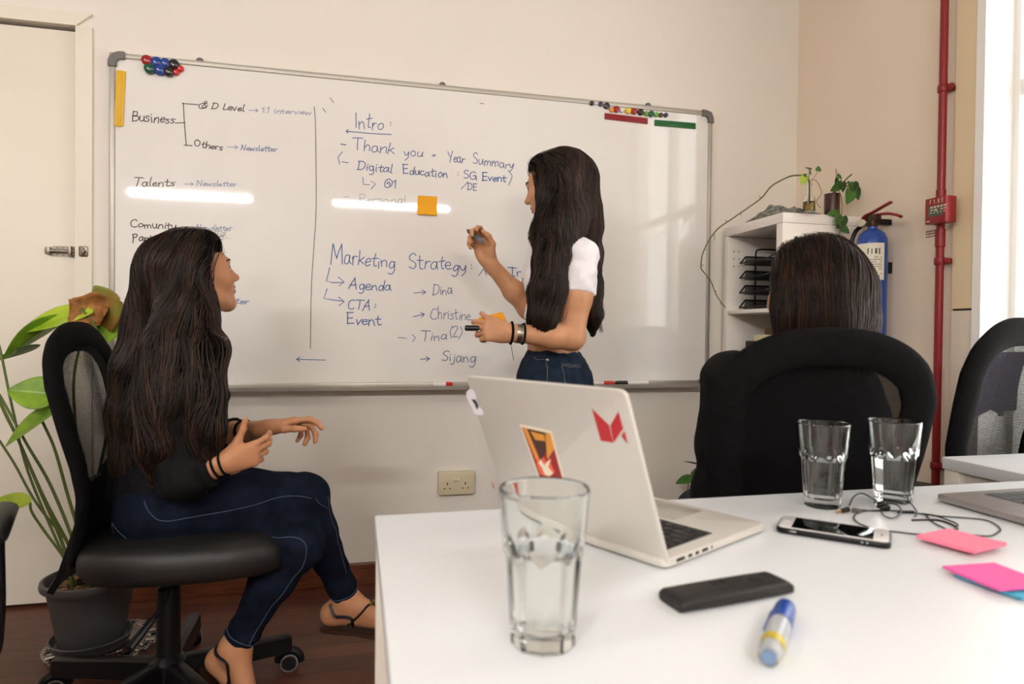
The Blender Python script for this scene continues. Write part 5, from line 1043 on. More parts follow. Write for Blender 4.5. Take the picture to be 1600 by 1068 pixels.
def head(S, H, neck, k_=1., ears=True):
    """adds a female head to S: H = frame at the centre of the head (eye height), neck = base of the neck"""
    q = H.k
    def E(c, r, k=.02, op='u'): S.ell(H(*c), np.array(r)*q, k*q, op, H.M)
    def C(a, b, r1, r2, k=.02, op='u'): S.cap(H(*a), H(*b), r1*q, r2*q, k*q, op)
    C((-.035, 0, -.045), tuple((H.M.T @ (np.asarray(neck)-H.o))/q), .053, .056, .03)
    E((-.014, 0, .028), (.096, .075, .084), .02); E((.032, 0, .03), (.056, .064, .062), .03)
    E((.028, 0, -.03), (.060, .058, .082), .03)
    for s in (-1, 1): C((-.010, s*.052, -.040), (.030, s*.045, -.085), .017, .016, .03); C((.030, s*.045, -.085), (.066, s*.012, -.103), .016, .015, .028)
    E((.070, 0, -.099), (.017, .018, .016), .022); E((.060, 0, -.06), (.032, .030, .028), .02)
    for s in (-1, 1): E((.060, s*.036, -.026), (.026, .026, .026), .03)
    C((.086, -.014, .022), (.086, .014, .022), .010, .010, .02)
    for s in (-1, 1): C((.085, s*.014, .022), (.066, s*.046, .020), .009, .008, .015)
    for s in (-1, 1): E((.100, s*.031, .000), (.017, .019, .013), .012, 's')
    C((.090, 0, .010), (.1085, 0, -.026), .0075, .0095, .014); E((.1095, 0, -.030), (.0105, .0105, .009), .008)
    for s in (-1, 1): E((.098, s*.0115, -.033), (.010, .0075, .0075), .008); E((.104, s*.0062, -.0405), (.0045, .0028, .003), .002, 's')
    C((.0905, 0, -.040), (.093, 0, -.052), .006, .006, .012)
    C((.0945, 0, -.0565), (.083, -.021, -.0605), .0062, .0035, .006); C((.0945, 0, -.0565), (.083, .021, -.0605), .0062, .0035, .006)
    C((.0920, 0, -.0680), (.083, -.019, -.0625), .0068, .0035, .006); C((.0920, 0, -.0680), (.083, .019, -.0625), .0068, .0035, .006)
    C((.1000, -.0, -.0622), (.088, .023, -.0622), .0012, .001, .003, 's'); C((.1000, 0, -.0622), (.088, -.023, -.0622), .0012, .001, .003, 's')
    for s in (-1, 1): E((.0775, s*.031, .000), (.0135, .0135, .0130), .003)
    for s in (-1, 1): C((.090, s*.020, .0075), (.080, s*.044, .0050), .0026, .0024, .004); C((.0885, s*.021, -.0085), (.079, s*.042, -.0075), .0024, .0024, .005)
    if ears:
        for s in (-1, 1): E((-.010, s*.0745, -.004), (.017, .008, .030), .006); E((-.006, s*.082, .002), (.009, .005, .016), .005, 's'); E((-.006, s*.073, -.030), (.010, .006, .010), .005)
def face_parts(H, parent, org, iris='3a2415', brow=None, lid=0.):
    q = H.k; brow = brow or mat('brow_hair', '1f1410', .8)
    for s in (-1, 1):
        e = MB(); c = H(.0772, s*.031, .0003); M = Matrix([list(H.M[i])+[c[i]] for i in range(3)]+[[0, 0, 0, 1]])
        R_ = .0139*q; e.ell((0, 0, 0), (R_, R_, R_*.62), M, 0, 20, 12)
        n = 18
        for r_, mi_ in ((.0068, 1), (.0032, 2)): 
            x = sqrt(max(0, R_*R_-(r_*q)**2)); e.add([(x+.0002*mi_, r_*q*cos(2*pi*j/n), min(R_*.55, max(-R_*.55, r_*q*sin(2*pi*j/n)))) for j in range(n)]+[(R_+.0002*mi_, 0, 0)], [(j, (j+1) % n, n) for j in range(n)], M, mi_)
        e.build('eye', [mat('eye_white', 'cbc1b8', .2), mat('iris_'+iris, iris, .15), mat('pupil', '050404', .1)], parent, True, org)
        b = MB(); b.tube([H(*p) for p in spline([(.0985, s*.011, .0205), (.0975, s*.022, .0265), (.0905, s*.037, .0285), (.0775, s*.0505, .022)], 14)], [v*q for v in np.interp(np.arange(14), [0, 4, 9, 13], [.0028, .0036, .003, .0010])], 6, flat=.6); b.build('eyebrow', brow, parent, True, org)
        l = MB(); l.tube([H(*p) for p in spline([(.0915, s*.019, .0052), (.0935, s*.030, .0082), (.087, s*.041, .0062), (.0795, s*.047, .0035)], 10)], .0011*q, 5); l.build('eyelashes', brow, parent, True, org)
def lips_mi(H, base=0, lip=1):
    def f(X):
        L = (X-H.o) @ H.M/H.k; y = L[:, 1]; z = L[:, 2]; m = (L[:, 0] > .075) & (abs(y) < .0225)
        up = -.0525-.10*abs(y)-1.2*y*y*8; lo_ = -.0755+9*y*y*1.6
        return np.where(m & (z < up) & (z > lo_), lip, base)
    return f
def hand(S, wrist, fdir, pdir, side, curls, spread=1., thumb=None, k=1., tk=.006, fore=None, flen=1.):
    """wrist point, direction of the fingers, palm normal, side = +1 thumb to the left of (fdir with palm facing you), curls = 4 x (knuckle, middle, tip) bends"""
    f = unit(fdir); n = unit(np.asarray(pdir, float)-f*(np.asarray(pdir, float) @ f)); t = np.cross(n, f)*side; w = np.asarray(wrist, float)
    g = lambda a, b, c: w+(f*a+t*b+n*c)*k
    S.cap(g(-.02, 0, 0), g(.02, .002, 0), .021*k, .023*k, .02, flat=(n, .78))
    for b, r in ((.026, .0125), (.010, .013), (-.008, .0125), (-.024, .0115)): S.cap(g(.012, b*.55, -.001), g(.080-.008*abs(b-.008)/.03, b, -.002), .0155*k, r*k, .014, flat=(n, .86))
    S.ell(g(.035, .020, .010), (.024*k, .016*k, .012*k), .014, M=np.stack([f, t, n], 1)); S.ell(g(.035, -.020, .009), (.026*k, .013*k, .011*k), .014, M=np.stack([f, t, n], 1))
    L = [(.042, .024, .019), (.046, .029, .021), (.042, .027, .020), (.033, .020, .018)]; R0 = [.0088, .0090, .0086, .0076]; tips = []
    for i, (b, c) in enumerate(zip((.027, .0095, -.0085, -.025), curls)):
        p = g(.082-(0, -.003, .002, .009)[i], b, -.002); ang = 0; sp = (.10, .02, -.06, -.15)[i]*spread; d0 = unit(f+t*sp); r = R0[i]*k
        for j in range(3):
            ang += c[j]; d = d0*cos(ang)+n*sin(ang); e = p+d*L[i][j]*k*flen; S.cap(p, e, r*(1-.07*j), r*(1-.07*(j+1)), tk); p = e
        tips.append(p)
    th = thumb or ((.6, .75, .35), (.75, .5, .42), (.9, .25, .35)); p = g(.018, .022, .006); r = .0125*k
    for j, (d, l) in enumerate(zip(th, (.040, .032, .026))):
        d = unit(f*d[0]+t*d[1]+n*d[2]); e = p+d*l*k; S.cap(p, e, r, r*.86, tk if j else .012); r *= .86; p = e
    tips.append(p); return tips, g
def noise3(seed, scale, n=10):
    rg = np.random.RandomState(seed); w = rg.normal(size=(n, 3)); w /= np.linalg.norm(w, axis=1)[:, None]; w *= rg.uniform(.6, 1.7, (n, 1))*2*pi/scale; ph = rg.uniform(0, 2*pi, n)
    return lambda X: np.sin(X @ w.T+ph).sum(1)/sqrt(n)
# ---- hair: strands that start on the scalp and follow the surface of a hair volume downwards
def hair_strands(vol, roots, flow, nstep, step, parent, org, m, r0=.0011, seed=1, keep=None, off=(-.003, .004), name='hair', wave=.25, wscale=.10, clump=.5, lens=None, body=None, frizz=.0):
    rg = np.random.RandomState(seed); X = roots.copy(); n = len(X); offs = rg.uniform(off[0], off[1], n); P_ = [X.copy()]; nz = [noise3(seed+i, wscale) for i in range(3)]; nf = [noise3(seed+7+i, .035) for i in range(3)]
    jit = rg.normal(size=(n, 3))*.08; ln = np.full(n, nstep) if lens is None else np.clip((lens(X)*rg.uniform(.82, 1.05, n)/step).astype(int), 4, nstep); d_prev = None
    g, dd = vol.gd(X)
    for i in range(nstep):
        v = flow(X)+jit+wave*np.stack([f(X) for f in nz], 1)+frizz*np.stack([f(X) for f in nf], 1)
        v = unit_rows(v-g*(v*g).sum(1)[:, None])
        if d_prev is not None: v = unit_rows(.55*v+.45*d_prev)
        d_prev = v; X = X+v*step; g, dd = vol.gd(X); X = X-g*np.clip(dd-offs, -.02, .02)[:, None]
        P_.append(X.copy())
    return np.stack(P_, 1), ln
def style(Ps, seed, nclump, clump, amp, wl, start=.25, step=.013):
    """gathers strands into locks and gives each lock its own wave, growing towards the ends"""
    rg = np.random.RandomState(seed); n, k = Ps.shape[:2]; G_ = rg.choice(n, min(n, nclump), replace=False); root = Ps[:, 0]; mid = Ps[:, k//3]
    key = np.concatenate([root*.6, mid], 1); kg = key[G_]; own = np.empty(n, int)
    for Q in np.array_split(np.arange(n), max(1, n//500)): own[Q] = ((key[Q][:, None]-kg[None])**2).sum(2).argmin(1)
    s = np.arange(k)*step; L = s[-1]; w = np.clip((s-start*L)/(L*.5), 0, 1)[None, :, None]
    c = clump*w*rg.uniform(.5, 1.0, n)[:, None, None]; out = Ps+(Ps[G_[own]]-Ps)*c
    t = np.gradient(out, axis=1); t /= np.linalg.norm(t, axis=2)[..., None]+1e-9; d1 = rg.normal(size=(len(G_), 3)); side = np.cross(t, d1[own][:, None]); side /= np.linalg.norm(side, axis=2)[..., None]+1e-9
    ph = rg.uniform(0, 2*pi, len(G_)); wv = wl*rg.uniform(.7, 1.4, len(G_)); am = amp*rg.uniform(.4, 1.3, len(G_))
    arg = 2*pi*s[None]/wv[own][:, None]+ph[own][:, None]+rg.normal(size=n)[:, None]*.35
    return out+side*(np.sin(arg)*am[own][:, None])[..., None]*w
def unit_rows(v): return v/(np.linalg.norm(v, axis=1)[:, None]+1e-9)
def strands_mesh(Ps, lens, r0, name, m, parent, org, ns=3, taper=.25, mi=None):
    VV = []; FF = []; o = 0; MI = []
    n, k = Ps.shape[:2]
    for L in np.unique(lens):
        q = Ps[lens == L][:, :L+1]; c = len(q); L1 = q.shape[1]; t = np.gradient(q, axis=1); t /= np.linalg.norm(t, axis=2)[..., None]+1e-9
        a = np.cross(t, np.array([.31, .83, .46])); a /= np.linalg.norm(a, axis=2)[..., None]+1e-9; b = np.cross(t, a); s = np.linspace(0, 1, L1); r = (r0*np.minimum(1, .12+7*s)*np.where(s > .7, 1-(1-taper)*(s-.7)/.3, 1))[None, :, None]
        if not np.isscalar(r0): r = r
        ring = [q+r*(cos(2*pi*j/ns)*a+sin(2*pi*j/ns)*b) for j in range(ns)]
        V = np.stack(ring, 2).reshape(-1, 3)                           # strand, step, side
        base = (np.arange(c)[:, None, None]*L1+np.arange(L1-1)[None, :, None])*ns; j = np.arange(ns)[None, None, :]; j2 = (j+1) % ns
        F = np.stack([base+j, base+j2, base+ns+j2, base+ns+j], -1).reshape(-1, 4)+o
        VV.append(V); FF.append(F); o += len(V)
        if mi is not None: MI.append(np.repeat(mi[lens == L], (L1-1)*ns))
    return np_mesh(name, np.concatenate(VV), np.concatenate(FF), m, parent, org, np.concatenate(MI) if mi is not None else None)
skin = mat('skin_tan', 'b9835f', .5, spec=.35, sss=.12, bump=.05, bscale=500, vary=.04, vscale=25)
skin_f = mat('skin_light', 'cb956f', .48, spec=.35, sss=.12, bump=.05, bscale=500, vary=.05, vscale=25)
lipm = mat('lip', 'a5605a', .4, sss=.1)
denim = mat('denim_dark', '121725', .9, spec=.1, bump=.35, bscale=1400, vary=.35, vscale=22)
denim2 = mat('denim_navy', '1b2738', .85, spec=.2, bump=.35, bscale=1400, vary=.35, vscale=26)
blackcloth = mat('black_cloth', '100f11', .8, spec=.18, bump=.25, bscale=700)
whitecloth = mat('white_cotton', 'f1edf0', .85, spec=.2, bump=.3, bscale=800)
stitch = mat('stitch_thread', '55627a', .8)
def hairmat(name, c, c2, rough=.50, spec=.4):
    m = bpy.data.materials.new(name); m.use_nodes = True; nt = m.node_tree; b = nt.nodes['Principled BSDF']; b.inputs['Roughness'].default_value = rough; b.inputs['Specular IOR Level'].default_value = spec
    tc = nt.nodes.new('ShaderNodeTexCoord'); mp = nt.nodes.new('ShaderNodeMapping'); mp.inputs['Scale'].default_value = (55, 55, 4); n = nt.nodes.new('ShaderNodeTexNoise'); n.inputs['Scale'].default_value = 1.; n.inputs['Detail'].default_value = 3
    nt.links.new(tc.outputs['Object'], mp.inputs[0]); nt.links.new(mp.outputs[0], n.inputs['Vector']); r = nt.nodes.new('ShaderNodeValToRGB'); r.color_ramp.elements[0].position = .36; r.color_ramp.elements[1].position = .66
    r.color_ramp.elements[0].color = (*lin(c), 1); r.color_ramp.elements[1].color = (*lin(c2), 1); nt.links.new(n.outputs['Fac'], r.inputs[0]); nt.links.new(r.outputs[0], b.inputs['Base Color']); return m
RX = rotm(0, pi/2)
def shrunk(S, d, H):
    q = Sdf(); q.p = list(S.p); return q.disp(lambda X: .002+(d-.002)*np.clip((np.linalg.norm(X-H.o, axis=1)-.13)/.09, 0, 1))
def surf_line(sdf, pts, n, off=.0005):
    X = spline(pts, n)
    for _ in range(4): X = X-sdf.grad(X)*(sdf(X)-off)[:, None]
    return X
# ------------------------------------------------------------------ seated woman in black blouse and jeans
def view_dirs(px, py):
    d = D(px, py); v = unit([d[0], d[1], 0]); return np.array([v[1], -v[0], 0]), v      # right of the sight line, away
def facing(px, py, th, tilt, left=False):
    r, v = view_dirs(px, py); r = -r if left else r; f = cos(radians(th))*r+sin(radians(th))*v; u = np.array([0, 0, 1.])
    return f*cos(radians(tilt))+u*sin(radians(tilt)), u*cos(radians(tilt))-f*sin(radians(tilt))
SO_ = np.array([.37, -.70, 0]); sw = thing('person', 'seated woman with long dark wavy hair, black blouse and jeans, legs crossed', 'person', tuple(SO_))
f, u = facing(314, 441, 17, 15); HS = Frm(P(306, 430, 1.735), f, u, .91)
r_, v_ = view_dirs(280, 600); bf = unit(r_*.95+v_*.30); bl = unit(v_*.95-r_*.30); UP = np.array([0, 0, 1.])
nk = P(306, 520, 1.735)
def S_torso(S, o):
    S.ell(P(245, 772, 1.735), (.125+o, .165+o, .115+o), .05, M=np.stack([bf, bl, UP], 1)); S.ell(P(250, 720, 1.73), (.105+o, .14+o, .12+o), .05, M=np.stack([bf, bl, UP], 1))
    S.ell(P(264, 640, 1.73), (.098+o, .135+o, .13+o), .05, M=np.stack([bf, bl, UP], 1)); S.ell(P(276, 580, 1.73), (.092+o, .150+o, .09+o), .05, M=np.stack([bf, bl, UP], 1))
    S.ell(P(318, 620, 1.68), (.05+o, .055+o, .06+o), .05, M=np.stack([bf, bl, UP], 1)); S.ell(P(322, 620, 1.80), (.05+o, .055+o, .06+o), .05, M=np.stack([bf, bl, UP], 1))
    S.cap(P(286, 548, 1.60), P(294, 548, 1.87), .055+o, .055+o, .05)
RS, RE, RW = P(286, 560, 1.585), P(282, 748, 1.545), P(352, 722, 1.545)
LS, LE, LW_ = P(297, 560, 1.885), P(322, 684, 1.93), P(416, 669, 1.80)
def S_arms(S, o):
    S.chain([RS, RS*.45+RE*.55, RE], [.050+o, .042+o, .036+o], .03); S.chain([RE, RE*.6+RW*.4, RW], [.036+o, .037+o, .0225+o], .02)
    S.chain([LS, LS*.45+LE*.55, LE], [.050+o, .042+o, .036+o], .03); S.chain([LE, LE*.6+LW_*.4, LW_], [.036+o, .036+o, .0225+o], .02)
RK, RA = P(478, 775, 1.765), P(541, 934, 1.925); LK, LA = P(467, 852, 1.70), P(368, 1006, 1.70)
RH, LH_ = P(252, 800, 1.665), P(258, 800, 1.83)
def S_legs(S, o):
    S.chain([RH, RH*.5+RK*.5+[0, 0, .004], RK], [.098+o, .083+o, .060+o], .04); S.chain([RK, RK*.68+RA*.32-bf*.012, RA*.85+RK*.15, RA], [.056+o, .053+o, .036+o, .034+o], .02)
    S.chain([LH_, LH_*.5+LK*.5, LK], [.088+o, .076+o, .060+o], .04); S.chain([LK, LK*.68+LA*.32-bf*.014, LA*.85+LK*.15, LA], [.055+o, .052+o, .036+o, .034+o], .02)
SB = Sdf(); head(SB, HS, nk, ears=True); 
SB.cap(nk, P(292, 560, 1.735), .058, .08, .03); S_torso(SB, -.012); S_arms(SB, 0); S_legs(SB, -.008)
# hands
fr, ar = r_, v_
hd1, g1 = hand(SB, RW, fr*.96+UP*.22+ar*.05, ar*.95+UP*.1, -1, [(.45, .55, .35), (.62, .65, .4), (.75, .75, .45), (.85, .8, .5)], 1.3, ((.72, .72, .10), (.60, .85, -.02), (.42, 1., -.12)), .86)
hd2, g2 = hand(SB, LW_, fr*.97+UP*.20-ar*.12, -UP*.92+fr*.15-ar*.2, 1, [(.15, .55, .45), (.55, .8, .5), (.75, .95, .5), (.85, 1., .5)], 1.0, ((.75, .65, .25), (.92, .3, .2), (.98, .0, .25)), .95)
# feet
def foot(S, ank, heel, ball, toe, nrm, k=1.):
    n = unit(nrm); S.cap(ank, heel+n*.028, .033*k, .027*k, .03); S.cap(heel+n*.026, ball+n*.016, .027*k, .020*k, .03); S.cap(ank-n*.0, ball+n*.024, .033*k, .020*k, .03)
    sd = unit(np.cross(unit(ball-heel), n)); L = (.062, .066, .064, .058, .05)
    S.cap(ball-sd*.022+n*.014, ball+sd*.022+n*.014, .017*k, .016*k, .02)
    for i, y in enumerate((.028, .012, -.002, -.015, -.027)):
        a = ball+sd*y*.9+n*.012; S.cap(a, a+unit(toe-ball)*L[i]*.9*k-n*.004, (.0125, .0095, .009, .0088, .0085)[i]*k, (.010, .0078, .0072, .007, .0068)[i]*k, .007)
RHl, RBl, RTo = P(519, 972, 1.93), P(612, 980, 1.90), P(650, 982, 1.89); LHl, LBl, LTo = P(333, 1046, 1.735), P(385, 1122, 1.66), P(412, 1140, 1.60)
foot(SB, RA+[0, 0, -.01], RHl, RBl, RTo, UP*1.0-fr*.05); foot(SB, LA+[0, 0, -.01], LHl, LBl, LTo, UP*.85+fr*.5)
sbody = sdf_mesh('body', SB, .0027, [skin, lipm], sw, SO_, lips_mi(HS))
face_parts(HS, sw, SO_)
# jeans
wr = noise3(3, .05); wr2 = noise3(5, .10)
JN = Sdf(); S_legs(JN, .003); JN.ell(P(240, 776, 1.735), (.118, .172, .105), .05, M=np.stack([bf, bl, UP], 1))
kn = [(RK, 1.), (LK, 1.), (RH, .8), (RA, .9), (LA, .9)]
def jfold(X):
    a = np.zeros(len(X))
    for c, w in kn: a += w*np.exp(-((X-c)**2).sum(1)/.0045)
    return .0012*wr2(X)+.0030*a*np.sin((X-RK) @ (UP*55+fr*95)+2*wr2(X))
JN.disp(jfold); JN.plane(P(235, 743, 1.735), UP*.98-bf*.12, .004)
# hems
def hem_cut(S, a, b, off, lim=.03):
    """cut the leg off below point a (ankle) across the direction b-a"""
    n = unit(a-b); S.disp(lambda X, a=a, n=n, off=off, lim=lim: np.where(((X-a) @ n > off) & (((X-a)**2).sum(1) < lim), np.maximum(0, ((X-a) @ n-off))*1.6, 0.))
hem_cut(JN, RA, RK, -.020); hem_cut(JN, LA, LK, -.018)
seat_z = .462
JN.plane(np.array([0, 0, seat_z-.012]), -UP, .012) if False else None
jeans = sdf_mesh('jeans', JN, .0036, denim, sw, SO_)
st = MB()
for pts in ([P(226, 770, 1.60), P(240, 800, 1.59), P(262, 812, 1.585), P(320, 805, 1.60), P(380, 790, 1.66), P(440, 776, 1.70), P(480, 776, 1.71), P(505, 790, 1.76)], [P(199, 808, 1.62), P(215, 830, 1.60), P(232, 850, 1.60), P(247, 858, 1.60)], [P(199, 808, 1.62), P(190, 838, 1.65)], [P(213, 766, 1.6), P(222, 775, 1.6), P(236, 775, 1.60), P(250, 764, 1.60)], [P(400, 842, 1.62), P(450, 836, 1.635), P(478, 850, 1.64), P(470, 890, 1.65), P(430, 945, 1.65), P(392, 1015, 1.66)], [P(505, 775, 1.75), P(520, 830, 1.80), P(540, 895, 1.86)]):
    st.tube(surf_line(JN, pts, 40), .0007, 5)
for A0, K0, o_ in ((RA, RK, -.012), (LA, LK, -.010)):
    n = unit(A0-K0); a = unit(np.cross(n, [.3, .5, .8])); b = np.cross(n, a); ring = [A0-n*.034+a*.036*cos(t)+b*.036*sin(t) for t in np.linspace(0, 2*pi, 40)]; st.tube(surf_line(JN, ring, 60, .0006), .0008, 5)
st.build('stitching', stitch, jeans, True, SO_)
rv = surf_line(JN, [P(221, 776, 1.6), P(222, 776, 1.6)], 2); MB().ell(rv[0], (.004, .004, .004), nu=10, nv=6).build('rivet', chrome, jeans, True, SO_)
# blouse
BL = Sdf(); S_torso(BL, .006); BL.chain([RS, RS*.45+RE*.55, RE], [.060, .054, .050], .04).cap(RE, RE*.38+RW*.62, .053, .047, .03); BL.chain([LS, LS*.45+LE*.55, LE], [.060, .054, .052], .04).cap(LE, LE*.55+LW_*.45, .050, .047, .03)
BL.cap(P(214, 745, 1.70), P(196, 790, 1.67), .040, .022, .05); BL.cap(P(188, 735, 1.72), P(178, 770, 1.72), .03, .02, .04)
fw1 = noise3(11, .09); fw2 = noise3(12, .045)
BL.disp(lambda X: .0042*fw1(X)+.0020*fw2(X)); 
BL.plane(P(262, 800, 1.735), -UP*.95+bf*.0, .01); BL.ell(nk+np.array([0, 0, .045])+bf*.02, (.075, .072, .075), .012, 's')
hem_cut(BL, RE*.38+RW*.62, RE, .004, .0055); hem_cut(BL, LE*.55+LW_*.45, LE, .004, .0055)
sdf_mesh('blouse', BL, .004, blackcloth, sw, SO_)
# hair ties and watch-like band on the arms
def band(S, c, d, R0, r, name, m, parent, org, flat=1., n=40):
    d = unit(d); a = unit(np.cross(d, [.2, .3, .9])); b = np.cross(d, a); X = np.array([c+(a*cos(t)+b*sin(t))*R0 for t in np.linspace(0, 2*pi, n)])
    for _ in range(4): g = S.grad(X); X = X-g*(S(X)-r*.6)[:, None]*.9
    X[-1] = X[0]; return MB().tube(X, r, 8, caps=False).build(name, m, parent, True, org)
ar_ = RW-RE
band(SB, RE+ar_*.84, ar_, .032, .0032, 'hair_tie', black_fabric, sw, SO_); band(SB, RE+ar_*.97, ar_+fr*.02, .030, .0030, 'hair_tie', black_fabric, sw, SO_)
al_ = LW_-LE; band(SB, LE+al_*.66, al_, .04, .0042, 'wrist_band', black_fabric, sw, SO_)
er_ = HS(.000, -.078, -.037); MB().ell(er_, (.0045,)*3, nu=14, nv=8).build('earring', mat('pearl', 'efe6dc', .2), sw, True, SO_)
# sandals
soleM = mat('sandal_sole', '3a2317', .5); strapM = mat('sandal_strap', '171213', .45); gold = mat('buckle_gold', 'c9a862', .3, metal=1.)
def sandal(heel, ball, toe, ank, nrm, buckle):
    n = unit(nrm); fd = unit(ball-heel); sd = unit(np.cross(fd, n)); rows = []; L = np.linalg.norm(ball-heel)
    for t, w in ((-.16, .018), (-.10, .026), (.1, .031), (.45, .028), (.8, .040), (1.05, .043), (1.35, .036), (1.55, .022), (1.62, .008)):
        c = heel+fd*L*min(t, 1.)+(unit(toe-ball)*L*max(0, t-1.))-n*.010*(1 if t < 1 else 1); rows.append([c+sd*w*s for s in np.linspace(-1, 1, 7)])
    m = MB().grid(rows, thick=-.011 if np.cross(rows[1][3]-rows[0][3], sd) @ n > 0 else .011); so = m.build('sandal_sole', soleM, sw, True, SO_, angle=.8)
    X = lambda pts, k: surf_line(SB, pts, k, .0012)
    s = MB()
    for pts in ([ank-n*.035-fd*.036, ank-n*.035+sd*.032, ank+fd*.03-n*.042+sd*.03, heel+fd*.075-n*.004+sd*.032], [ank-n*.035-fd*.036, ank-n*.035-sd*.032, ank+fd*.03-n*.042-sd*.03, heel+fd*.075-n*.004-sd*.032],
                [heel+fd*.06-n*.002+sd*.034, heel+fd*.09+n*.035+sd*.026, heel+fd*.125+n*.055, ball+n*.035-sd*.0], [heel+fd*.06-n*.002-sd*.034, heel+fd*.09+n*.035-sd*.026, heel+fd*.125+n*.055, ball+n*.035]):
        s.tube(X(pts, 26), .0064, 8, flat=.5)
    s.build('sandal_strap', strapM, so, True, SO_)
    if buckle: q = X([heel+fd*.122+n*.057, heel+fd*.124+n*.057], 2)[0]; MB().tube([q-sd*.012, q+sd*.012], .005, 8).build('buckle', gold, so, True, SO_)
sandal(RHl, RBl, RTo, RA, UP-fr*.05, True); sandal(LHl, LBl, LTo, LA, UP*.85+fr*.5, False)
# hair
HV = Sdf(); HV.ell(HS(-.022, 0, .030), (.104, .088, .096), .02, M=HS.M); HV.ell(HS(.035, 0, .085), (.052, .064, .040), .03, M=HS.M)
HV.chain([HS(-.075, 0, .02), P(247, 500, 1.73), P(232, 580, 1.70), P(222, 650, 1.68), P(214, 720, 1.66), P(208, 768, 1.65)], [.075, .072, .078, .070, .050, .018], .04)
HV.chain([HS(-.02, -.06, .01), P(288, 498, 1.62), P(264, 552, 1.56), P(254, 620, 1.535), P(248, 690, 1.53), P(244, 748, 1.54)], [.045, .056, .054, .050, .038, .012], .05)
HV.chain([HS(-.004, -.070, .035), HS(-.032, -.078, -.035), P(306, 500, 1.635), P(326, 548, 1.575), P(322, 610, 1.545), P(326, 672, 1.535), P(322, 742, 1.535)], [.020, .022, .030, .034, .034, .030, .010], .05)
HV.chain([HS(-.02, .06, .0), P(290, 500, 1.83), P(262, 600, 1.83), P(245, 700, 1.80)], [.045, .05, .05, .02], .04)
nh = noise3(21, .11); HV.disp(lambda X: .0018*nh(X))
HV.ell(HS(.118, .0, -.02), (.062, .062, .105), .015, 's', HS.M); HV.ell(HS(.064, -.075, -.024), (.066, .052, .070), .014, 's', HS.M); HV.ell(HS(.075, -.05, -.075), (.045, .05, .06), .012, 's', HS.M)
HV.ell(HS(.014, -.076, -.052), (.034, .04, .042), .012, 's', HS.M)
hair_m = [hairmat('hair_dark_brown', '130d0a', '251812'), hairmat('hair_brown_lights', '291a12', '523827'), hairmat('hair_blackest', '0c0807', '17100d')]
hair_b = mat('hair_base', '0e0a08', .95, spec=.05)
hb = sdf_mesh('hair', shrunk(HV, .008, HS), .005, hair_b, sw, SO_, relax=1)
def scalp_roots(V, H, n, seed, lo=-.05, cond=None):
    rg = np.random.RandomState(seed); out = []
    while sum(map(len, out)) < n:
        a = rg.normal(size=(4000, 3)); a = a/np.linalg.norm(a, axis=1)[:, None]*np.array([.10, .085, .095])+np.array([-.02, 0, .03]); a = a[(a[:, 2] > lo) & (a[:, 0] < .075) & ((a[:, 0] < .03) | (a[:, 2] > .045))]
        if cond is not None: a = a[cond(a)]
        X = H.o+(a*H.k) @ H.M.T; out.append(X)
    X = np.concatenate(out)[:n]
    for _ in range(3): X = X-V.grad(X)*V(X)[:, None]
    return X
def flow_from(H, back=.7, side=.9, comb=.0):
    def fl(X):
        L = (X-H.o) @ H.M/H.k; w = np.clip((L[:, 2]-.0)/.10, 0, 1)[:, None]; sgn = np.tanh(L[:, 1:2]/.015)
        d = np.tile(np.array([0, 0, -1.]), (len(X), 1)); return d*(1.0-.45*w)-H.f*back*w+sgn*H.l*side*w
    return fl
def hair(vol, H, n, step, nstep, parent, org, mats, seed, fl, r0=.0011, wave=.25, wscale=.11, frizz=.1, endz=None, body=None, off=(-.006, .005), name='hair_strands', cond=None, weights=(.5, .34, .16), extra=None, look=(140, .42, .010, .13)):
    R_ = scalp_roots(vol, H, n, seed, cond=cond)
    if extra is not None: R_ = np.concatenate([R_, extra])
    Ps, ln = hair_strands(vol, R_, fl, nstep, step, parent, org, None, seed=seed, wave=wave, wscale=wscale, frizz=frizz, body=body, off=off)
    if look: Ps = style(Ps, seed+3, look[0], look[1], look[2], look[3], step=step)
    rg = np.random.RandomState(seed); ln = np.full(len(R_), nstep)
    if endz is not None:
        z = endz(Ps[:, -1])+rg.uniform(-.05, .03, len(R_)); below = Ps[:, :, 2] < z[:, None]; ln = np.where(below.any(1), below.argmax(1), nstep); ln = np.clip((ln//3)*3, 6, nstep)
    # stop a strand once it no longer moves down (bunched at a tip)
    mi = rg.choice(len(mats), len(R_), p=weights)
    return strands_mesh(Ps, ln, r0, name, mats, parent, org, 3, mi=mi)
zb = lambda X: np.full(len(X), P(250, 752, 1.6)[2])
def vol_roots(o, org, n, seed, zmax):
    v = np.empty(len(o.data.vertices)*3, np.float32); o.data.vertices.foreach_get('co', v); v = v.reshape(-1, 3)+np.asarray(org, np.float32); v = v[v[:, 2] < zmax]
    rg = np.random.RandomState(seed); return v[rg.randint(0, len(v), n)].astype(float)+rg.normal(size=(n, 3))*.002
hair(HV, HS, 4200, .019, 44, hb, SO_, hair_m, 31, flow_from(HS, .75, .55), .00075, .30, .12, .14, zb, extra=vol_roots(hb, SO_, 6200, 5, HS.o[2]+.05))
